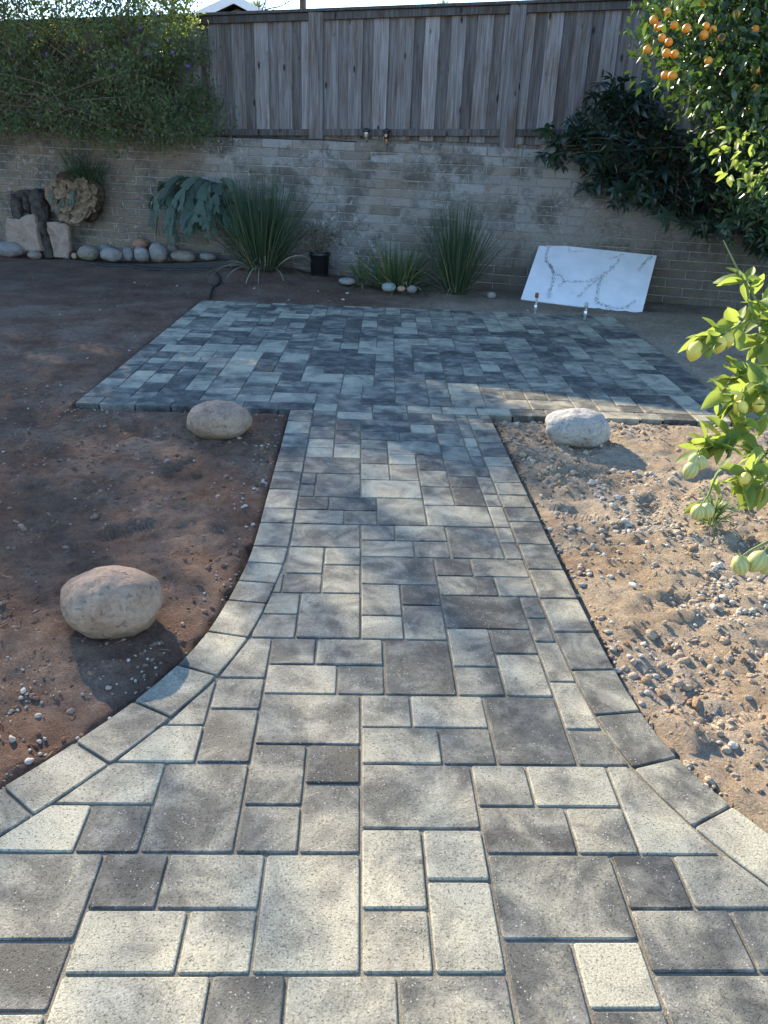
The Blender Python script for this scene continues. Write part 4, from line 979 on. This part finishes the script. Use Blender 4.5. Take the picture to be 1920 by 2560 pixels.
for k, (x, y) in enumerate(pts):
    off = random.uniform(-.42, -.1) if y > 350 else random.uniform(-.32, .05)
    p = wall_px(x, y, off); o = link('leaf_whorl', whorls[k % 5], M_umb, um, tuple(p-U0), (random.uniform(.1, 1.25), random.uniform(-.6, .6), random.uniform(-3, 3))); o.scale = [random.uniform(.75, 1.2)]*3
    if k % 5 == 0:
        r = wall_at(random.uniform(2.6, 4.6), 1.62, random.uniform(-.05, .1)); q = (r+p)/2+np.array([0, 0, .12]); stems.tube([r*(1-t)**2+q*2*t*(1-t)+p*t*t-U0 for t in np.linspace(0, 1, 7)], [.012, .011, .01, .009, .007, .006, .004], 5, False)
a_ = wall_px(1590, 330, -.12); b_ = wall_px(1665, 395, -.15); stems.tube([a_-U0, (a_+b_)/2-U0, b_-U0], .022, 8)
stems.build('trunk', MAT['twig'], um, True)
n = 2600; P2 = sample_poly([(1420, 310), (1500, 230), (1640, 240), (1700, 345), (1960, 345), (1990, 620), (1700, 540), (1560, 480), (1430, 410)], n); P = np.array([wall_px(x, y, o) for (x, y), o in zip(P2, rng.uniform(-.2, -.02, n))]); V, T = leaf_cloud(P-U0, rand_dirs(n, -.1), rng.uniform(.08, .13, n), rng.uniform(.03, .045, n)); tag(link('inner_leaves', mesh_tris('inner_leaves', V, T), M_umb, um), kind='stuff')

# --- citrus helpers
def citrus_leaf(L, W, seed):
    rnd = random.Random(seed); V = []; Fc = []; ns = 7; cu = rnd.uniform(-.1, .45); tw = rnd.uniform(-.4, .4); fold = rnd.uniform(.15, .5)
    for i in range(ns+1):
        t = i/ns; w = W*.5*(math.sin(math.pi*t**.85)**.8 if 0 < i < ns else 0)+.0006; z = -cu*L*t*t; an = tw*t
        for j, sx in enumerate((-1, -.5, 0, .5, 1)):
            yy = sx*w; zz3 = abs(sx)*w*fold+math.sin(t*11+sx)*w*.06; V.append((L*t, yy*math.cos(an)-zz3*math.sin(an), z+yy*math.sin(an)+zz3*math.cos(an)))
        if i:
            b = 5*i
            for j in range(4): Fc.append((b-5+j, b+j, b+j+1, b-4+j))
    return mesh_from('leaf', V, Fc, True)
cleaf = [citrus_leaf(1, random.uniform(.42, .52), k) for k in range(7)]
def fruit_mesh(name, r, nip, seed):
    prof = []; n = 16
    for i in range(n+1):
        th = math.pi*i/n; rr = r*math.sin(th); z = -r*math.cos(th)*(1+.12*(nip > 0))
        if nip and i < 3: z -= nip*r*(1-i/3)
        if nip and i > n-2: z += nip*.4*r
        prof.append((max(rr, .0005), z))
    mb = MB(); mb.lathe(prof, 20); return mesh_from(name, mb.v, mb.f, True)
M_lem_leaf = mat_leaf('lemon_leaf', [(0, (.085, .14, .03)), (.5, (.12, .19, .04)), (.85, (.17, .24, .06)), (1, (.3, .28, .06))], (.4, .5, .09), .45, .55, .3, True)
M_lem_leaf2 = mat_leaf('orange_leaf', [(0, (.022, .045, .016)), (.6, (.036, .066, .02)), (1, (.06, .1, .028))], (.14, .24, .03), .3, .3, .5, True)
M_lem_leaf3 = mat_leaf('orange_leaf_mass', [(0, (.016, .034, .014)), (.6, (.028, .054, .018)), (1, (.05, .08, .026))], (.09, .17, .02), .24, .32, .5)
def fruit_mat(nm, stops, rough=.4):
    t = NT(nm, rough, .5); v = t.coord(rand=True); n = t.noise(v, 25, 4); t.color(t.ramp(n, stops)); t.bump(t.voro(v, 420), .0012, .5); t.b.inputs['Subsurface Weight'].default_value = .15; t.b.inputs['Subsurface Radius'].default_value = (.02, .01, .004); return t.m
MAT['orange'] = fruit_mat('orange_peel', [(.3, (.62, .2, .012)), (.7, (.8, .32, .02))]); MAT['lemon'] = fruit_mat('lemon_peel', [(.3, (.6, .46, .07)), (.7, (.74, .6, .13))])
t = NT('striped_green_lemon', .5, .4); v = t.coord(); sp = t.new('ShaderNodeSeparateXYZ'); t.lk(v, sp.inputs[0]); at = t.math('ARCTAN2', sp.outputs[0], sp.outputs[1]); wv = t.math('SINE', t.math('ADD', t.math('MULTIPLY', at, 11), t.math('MULTIPLY', t.noise(v, 30, 2), 5)))
t.color(t.ramp(t.math('ADD', t.math('MULTIPLY', wv, .5), .5), [(.1, (.34, .34, .11)), (.9, (.46, .43, .16))])); MAT['glemon'] = t.m

# --- orange tree
ot = empty('orange_tree', (4.75, 7.15, gz1(4.75, 7.15))); tag(ot, 'orange tree with ripe oranges hanging in front of the fence', 'tree'); O0 = np.array(ot.location)
cr_poly = [(1612, 70), (1650, 0), (1690, -140), (2200, -260), (2300, 650), (1960, 600), (1880, 520), (1840, 420), (1760, 330), (1735, 240), (1690, 225), (1690, 160), (1622, 140)]
tr = MB(); tr.tube([(0, 0, -.05), (.02, -.03, .5), (-.05, -.1, 1.1), (-.1, -.2, 1.6)], [.11, .09, .08, .07], 12)
oranges = [(830, 25), (350, 165), (180, 260), (445, 325), (605, 370), (855, 340), (830, 455), (945, 385), (1055, 485), (285, 490), (375, 545), (450, 705), (345, 690), (95, 640), (890, 790), (420, 980), (1245, 185), (1490, 385), (1495, 900), (1490, 1140), (1460, 1410), (235, 345), (330, 975)]
tips = []
for k in range(34):
    x, y = sample_poly(cr_poly, 1)[0]; tgt = at_depth(x, y, random.uniform(6.2, 7.4))-O0; st0 = np.array((-.1, -.2, 1.6)); mid = (st0+tgt)/2+np.array([random.gauss(0, .15), random.gauss(0, .15), random.uniform(.1, .5)])
    tr.tube([st0*(1-t)**2+mid*2*t*(1-t)+tgt*t*t for t in np.linspace(0, 1, 8)], [.05, .04, .032, .025, .02, .015, .01, .006], 6, False); tips.append(tgt)
tr.build('trunk', MAT['bark'], ot, True)
om = fruit_mesh('orange', .0355, 0, 1)
for (x, y) in oranges:
    px, py = 1600+x*.1929, y*.1929; zc = random.uniform(5.95, 6.1) if x < 1100 else 6.25
    link('orange', om, MAT['orange'], ot, tuple(at_depth(px, py, zc)-O0), (random.uniform(0, 3), random.uniform(0, 3), 0)).scale = [random.uniform(.8, .98)]*3
nb = 640; cs = sample_poly(cr_poly, nb); cen = np.array([at_depth(x, y, z) for (x, y), z in zip(cs, rng.uniform(6.25, 7.5, nb))])
dw = (cen-WO)@WN; cen = cen-np.outer(np.maximum(0, dw+.35), WN)
P = np.repeat(cen, 30, 0); n = len(P); P = P+rng.normal(0, .115, (n, 3)); D = rand_dirs(n, -.35)
dw = (P-WO)@WN; kp = dw < -.05; P, D = P[kp], D[kp]; n = len(P)
V, T = leaf_cloud(P-O0, D, rng.uniform(.065, .115, n), rng.uniform(.03, .05, n), .2); tag(link('crown', mesh_tris('crown', V, T), M_lem_leaf3, ot), kind='stuff')
fp = sample_poly([(1612, 70), (1640, 0), (1700, -30), (1930, -30), (1930, 330), (1860, 330), (1760, 250), (1700, 225), (1622, 140)], 230)
fp = np.r_[fp, sample_poly([(1795, 330), (1820, 300), (1860, 320), (1930, 330), (1930, 470), (1800, 440)], 66)]
for i, (x, y) in enumerate(fp):
    p = at_depth(x, y, random.uniform(5.9, 6.25)); low = i >= 230
    o = link('leaf', cleaf[i % 7], M_lem_leaf2 if not low else M_lem_leaf, ot, tuple(p-O0), (random.uniform(-1, 1), random.uniform(-.3, 1.2), random.uniform(0, 6.28))); o.scale = [random.uniform(.075, .11)]*3

# --- lemon tree: trunk outside the picture, branches reaching in
lt = empty('lemon_tree', (2.75, 2.35, gz1(2.75, 2.35))); tag(lt, 'lemon tree branches with yellow and green striped lemons over the sandy soil', 'tree'); T0 = np.array(lt.location)
br = MB(); hub = np.array((-.1, -.05, .85)); br.tube([(0, 0, -.05), (.02, 0, .3), (-.04, -.02, .6), hub], [.06, .05, .045, .04], 10)
lemA = fruit_mesh('lemon', .027, .22, 2); nleaf = 0
DZ = lambda y: 3.35 if y < 950 else 3.1 if y < 1150 else 2.85
def lem_branch(pts, nl, size=(.085, .13), lead=True, dens_out=0.):
    global nleaf
    W = [at_depth(x, y, DZ(y)+dz)-T0 for x, y, dz in pts]
    if lead: br.tube([hub, (hub+W[0])/2+np.array([0, 0, .1]), W[0]], [.025, .018, .01], 7, False)
    dd = []
    for i in range(len(W)-1):
        for k in range(5): dd.append(W[i]+(W[i+1]-W[i])*k/5)
    dd.append(W[-1]); n = len(dd); br.tube(dd, list(np.linspace(.008, .0025, n)), 6, False)
    for k in range(int(nl*1.5)):
        i = random.uniform(0, n-1.01); p = dd[int(i)]+(dd[int(i)+1]-dd[int(i)])*(i % 1); t_ = dd[int(i)+1]-dd[int(i)]; t_ = Vector(t_).normalized()
        d = (t_*random.uniform(.1, .9)+Vector([random.gauss(0, .7), random.gauss(0, .7), random.gauss(.1, .7)])).normalized()
        q = d.to_track_quat('X', 'Z').to_euler(); o = link('leaf', cleaf[random.randrange(7)], M_lem_leaf, lt, tuple(p+np.array(d)*.008), (q.x+random.uniform(-.9, .9), q.y, q.z)); o.scale = [random.uniform(*size)]*3; nleaf += 1
lem_branch([(1990, 860, .1), (1880, 800, 0), (1868, 720, -.05), (1840, 665, -.05), (1808, 600, -.05)], 3, (.03, .05))
lem_branch([(1960, 790, .05), (1890, 750, 0), (1862, 700, -.05)], 13)
lem_branch([(1960, 790, .05), (1870, 802, 0), (1800, 838, -.02), (1772, 850, -.03)], 24)
lem_branch([(1970, 800, .05), (1930, 830, .05), (1900, 870, .05)], 14)
lem_branch([(1980, 900, .1), (1890, 930, 0), (1830, 945, 0), (1802, 985, -.02)], 24)
lem_branch([(1980, 960, .1), (1910, 960, 0), (1860, 990, 0), (1835, 1020, 0)], 18)
lem_branch([(1970, 1000, .1), (1880, 1060, 0), (1800, 1105, 0), (1745, 1130, 0)], 24)
lem_branch([(1830, 1110, 0), (1822, 1140, 0), (1790, 1190, 0), (1770, 1240, 0), (1750, 1268, 0)], 8, (.05, .075), False)
lem_branch([(1990, 1100, .1), (1920, 1130, 0), (1880, 1170, 0), (1860, 1200, 0)], 22, (.08, .115))
lem_branch([(2000, 1200, .2), (1920, 1200, 0), (1890, 1225, 0)], 9, (.08, .115))
lem_branch([(2010, 1310, .2), (1925, 1352, -.05), (1880, 1374, -.05), (1853, 1392, -.05)], 0)
for i, (x, y, m, s) in enumerate([(1737, 877, 'lemon', 1.25), (1798, 862, 'lemon', 1.1), (1820, 848, 'lemon', .9), (1776, 868, 'lemon', .75), (1851, 1020, 'lemon', 1.05), (1896, 1012, 'lemon', .9), (1848, 995, 'lemon', .7),
        (1727, 1175, 'glemon', 1.0), (1751, 1157, 'glemon', .9), (1735, 1152, 'glemon', .8), (1863, 1199, 'lemon', .85), (1745, 1281, 'glemon', .98), (1768, 1277, 'glemon', .95), (1851, 1413, 'glemon', 1.15), (1893, 1403, 'glemon', 1.25), (1920, 1411, 'glemon', 1.1)]):
    p = at_depth(x, y, DZ(y)-.03)-T0; o = link('lemon', lemA, MAT[m], lt, tuple(p), (random.uniform(-.4, .4), random.uniform(-.4, .4), 0)); o.scale = [s, s, s*1.08]
    MB().tube([(0, 0, .026), (.004, .003, .05)], .0022, 5).build('fruit_stem', MAT['greentwig'], o)
br.build('trunk', MAT['greentwig'], lt, True)

# --- little weed under the lemons
p = gp(1772, 1335, -.04); wd_ = empty('weed_tuft', (p[0], p[1], gz1(p[0], p[1]))); tag(wd_, 'small leafy green weed growing under the hanging lemons', 'weed')
n = 150; a = rng.uniform(0, 6.283, n); tl = rng.uniform(.15, 1.25, n); D = np.c_[np.cos(a)*np.sin(tl), np.sin(a)*np.sin(tl), np.cos(tl)]
M_weed = mat_leaf('weed_leaf', [(0, (.06, .1, .045)), (1, (.15, .2, .1))], (.3, .4, .1), .35)
h0 = rng.uniform(0, .09, n); tag(ribbons('leaves', np.c_[np.cos(a)*.03*tl, np.sin(a)*.03*tl, h0], D, rng.uniform(.06, .15, n), rng.uniform(.007, .013, n), rng.uniform(.4, 1.6, n), M_weed, wd_, 6), kind='stuff')
n = 90; X = rng.normal(p[0]+.14, .13, n); Y = rng.normal(p[1]-.12, .1, n); a = rng.uniform(0, 6.283, n); D = np.c_[np.cos(a), np.sin(a), rng.uniform(.1, .7, n)]; D /= np.linalg.norm(D, axis=1)[:, None]
tag(ribbons('dry_grass', np.c_[X, Y, ground_z(X, Y)], D, rng.uniform(.04, .11, n), rng.uniform(.002, .005, n), rng.uniform(.3, 1.6, n), M_dead, seg=5), 'dry dead grass blades around the small weed', 'grass', kind='stuff')

# ================================================================== BEYOND THE FENCE
pk = at_depth(584, -12, 22.); hs = empty('neighbour_house', (pk[0], pk[1], 1.585), (0, 0, YAW)); tag(hs, 'white trimmed gable of the house beyond the fence', 'house')
hz_ = pk[2]-1.585; sl_ = .42; hw = 5.
mb = MB(); ez_ = hz_-hw*sl_; V = [(-hw+.4, .5, 0), (hw-.4, .5, 0), (hw-.4, .5, ez_+.4*sl_-.25), (0, .5, hz_-.25), (-hw+.4, .5, ez_+.4*sl_-.25)]; V += [(x, 9.5, z) for x, y, z in V]
mb.add(V, [(0, 1, 2, 3, 4), (9, 8, 7, 6, 5), (0, 5, 6, 1), (1, 6, 7, 2), (4, 9, 5, 0)]); mb.build('wall', MAT['siding'], hs)
for sg in (-1, 1):
    mb = MB(); mb.add([(0, 0, hz_), (sg*hw, 0, ez_), (sg*hw, 10, ez_), (0, 10, hz_), (0, 0, hz_-.1), (sg*hw, 0, ez_-.1), (sg*hw, 10, ez_-.1), (0, 10, hz_-.1)], [(0, 1, 2, 3), (7, 6, 5, 4), (0, 4, 5, 1), (1, 5, 6, 2), (3, 2, 6, 7)]); mb.build('roof', MAT['roof'], hs)
    mb = MB(); mb.add([(0, -.04, hz_+.03), (sg*hw, -.04, ez_+.03), (sg*hw, -.04, ez_-.2), (0, -.04, hz_-.2), (0, -.004, hz_+.03), (sg*hw, -.004, ez_+.03), (sg*hw, -.004, ez_-.2), (0, -.004, hz_-.2)], [(0, 1, 2, 3), (7, 6, 5, 4), (0, 4, 5, 1), (2, 6, 7, 3), (1, 5, 6, 2)]); mb.build('fascia', MAT['white'], hs)
M_palm = mat_leaf('palm_leaf', [(0, (.1, .13, .04)), (1, (.2, .22, .08))], (.3, .35, .08), .3)
for k, (px, zc, lb) in enumerate([(640, 27, 'spiky yellow green palm crown just beyond the gable roof'), (1112, 30, 'distant palm crown showing above the middle of the fence')]):
    p = at_depth(px, 14, zc); o = empty('fan_palm', (p[0], p[1], 1.585)); tag(o, lb, 'palm'); hgt = p[2]-1.585-.15
    MB().tube([(0, 0, 0), (.03, 0, hgt*.5), (0, 0, hgt)], [.16, .14, .12], 10).build('trunk', MAT['bark'], o, True)
    n = 170; tag(ribbons('crown', np.tile([0, 0, hgt], (n, 1)), rand_dirs(n, .55), rng.uniform(.35, .75, n), rng.uniform(.02, .04, n), rng.uniform(.2, 1.4, n), M_palm, o, 5), kind='stuff')
p = at_depth(757, 10, 24); tag(MB().tube([(p[0], p[1], 1.4), (p[0], p[1], p[2]+1.2)], [.11, .1], 10).build('utility_pole', MAT['bark'], smooth=True), 'brown wooden pole rising behind the fence beside the gable', 'pole')

def tree(name, base, spec, seed, label, lean=(0, 0), leaves=None, stem_r=.16, first=2.6, levels=4, spreadv=.55):
    rnd = random.Random(seed); o = empty(name, base); tag(o, label, 'tree'); mb = MB(); tips = []
    def grow(p, d, l, r, lev):
        pts = [p]; n = 4
        for i in range(n): d = (d+Vector([rnd.gauss(0, .13) for _ in range(3)])+Vector((0, 0, .03))).normalized(); pts.append(pts[-1]+d*l/n)
        mb.tube(pts, [r*(1-.45*i/n) for i in range(n+1)], 8 if lev < 2 else 4, False)
        if lev >= levels: tips.append((pts[-1], d)); return
        for k in range(spec[lev]):
            a = rnd.uniform(0, 6.28); t = d.cross(Vector((math.cos(a), math.sin(a), .3))).normalized(); nd = (d+t*rnd.uniform(spreadv*.6, spreadv*1.4)).normalized(); q = pts[-1] if k < 2 else pts[rnd.choice((2, 3))]
            grow(q, nd, l*rnd.uniform(.6, .8), r*.55, lev+1)
    grow(Vector((0, 0, -.1)), Vector((lean[0], lean[1], 1)).normalized(), first, stem_r, 0)
    mb.build('trunk', MAT['bark'], o, True); return o, tips
bt, tips = tree('bare_tree', (-3.6, 15.2, 1.585), (3, 3, 3, 3, 3), 3, 'bare branched tree standing behind the flowering shrub', first=1.5, stem_r=.09, levels=4, spreadv=.8)
M_yl = mat_leaf('yellow_leaf', [(0, (.2, .15, .06)), (1, (.3, .26, .1))], (.4, .34, .1), .35)
n = 260; sel = [tips[random.randrange(len(tips))] for _ in range(n)]; V, T = leaf_cloud(np.array([s[0] for s in sel])+rng.normal(0, .12, (n, 3)), rand_dirs(n, -.3), rng.uniform(.04, .07, n), rng.uniform(.02, .03, n)); tag(link('crown', mesh_tris('crown', V, T), M_yl, bt), kind='stuff')

# the tree that dapples the path: it stands beyond the fence to the left, above and outside the picture
TC = np.array([-9.9, 17.6, 7.4]); stt, tips = tree('shade_tree', (-11.2, 17.4, 1.585), (4, 3, 3, 2), 8, 'tall sparse leaved tree beyond the fence shading the yard', first=3.2, stem_r=.2, levels=3, spreadv=.7); H0 = np.array(stt.location)
ncl = 165; q = rng.normal(0, 1, (ncl, 3)); q /= np.linalg.norm(q, axis=1)[:, None]; q *= rng.uniform(.15, 1, (ncl, 1))**.45; cen = TC+q*np.array([2.9, 2.3, 1.25]); cen[130:] = np.array([-8.0, 15.2, 7.0])+q[130:]*np.array([2.6, 2.4, 1.2])
cen = np.r_[cen[:96], cen[130:148]]; P = np.r_[np.repeat(cen[:96], 58, 0), np.repeat(cen[96:], 24, 0)]; n = len(P); P = P+rng.normal(0, .2, (n, 3)); V, T = leaf_cloud(P-H0, rand_dirs(n, -.2), rng.uniform(.1, .18, n), rng.uniform(.05, .085, n)); tag(link('crown', mesh_tris('crown', V, T), M_shrub, stt), kind='stuff')
lm = MB()
for c in cen[::3]:
    a = np.array([-11.1, 17.4, 5.4]); m_ = (a+c)/2+np.array([0, 0, .5]); lm.tube([a*(1-t)**2+m_*2*t*(1-t)+c*t*t-H0 for t in np.linspace(0, 1, 6)], [.06, .05, .04, .03, .02, .01], 5, False)
lm.build('limbs', MAT['bark'], stt, True)
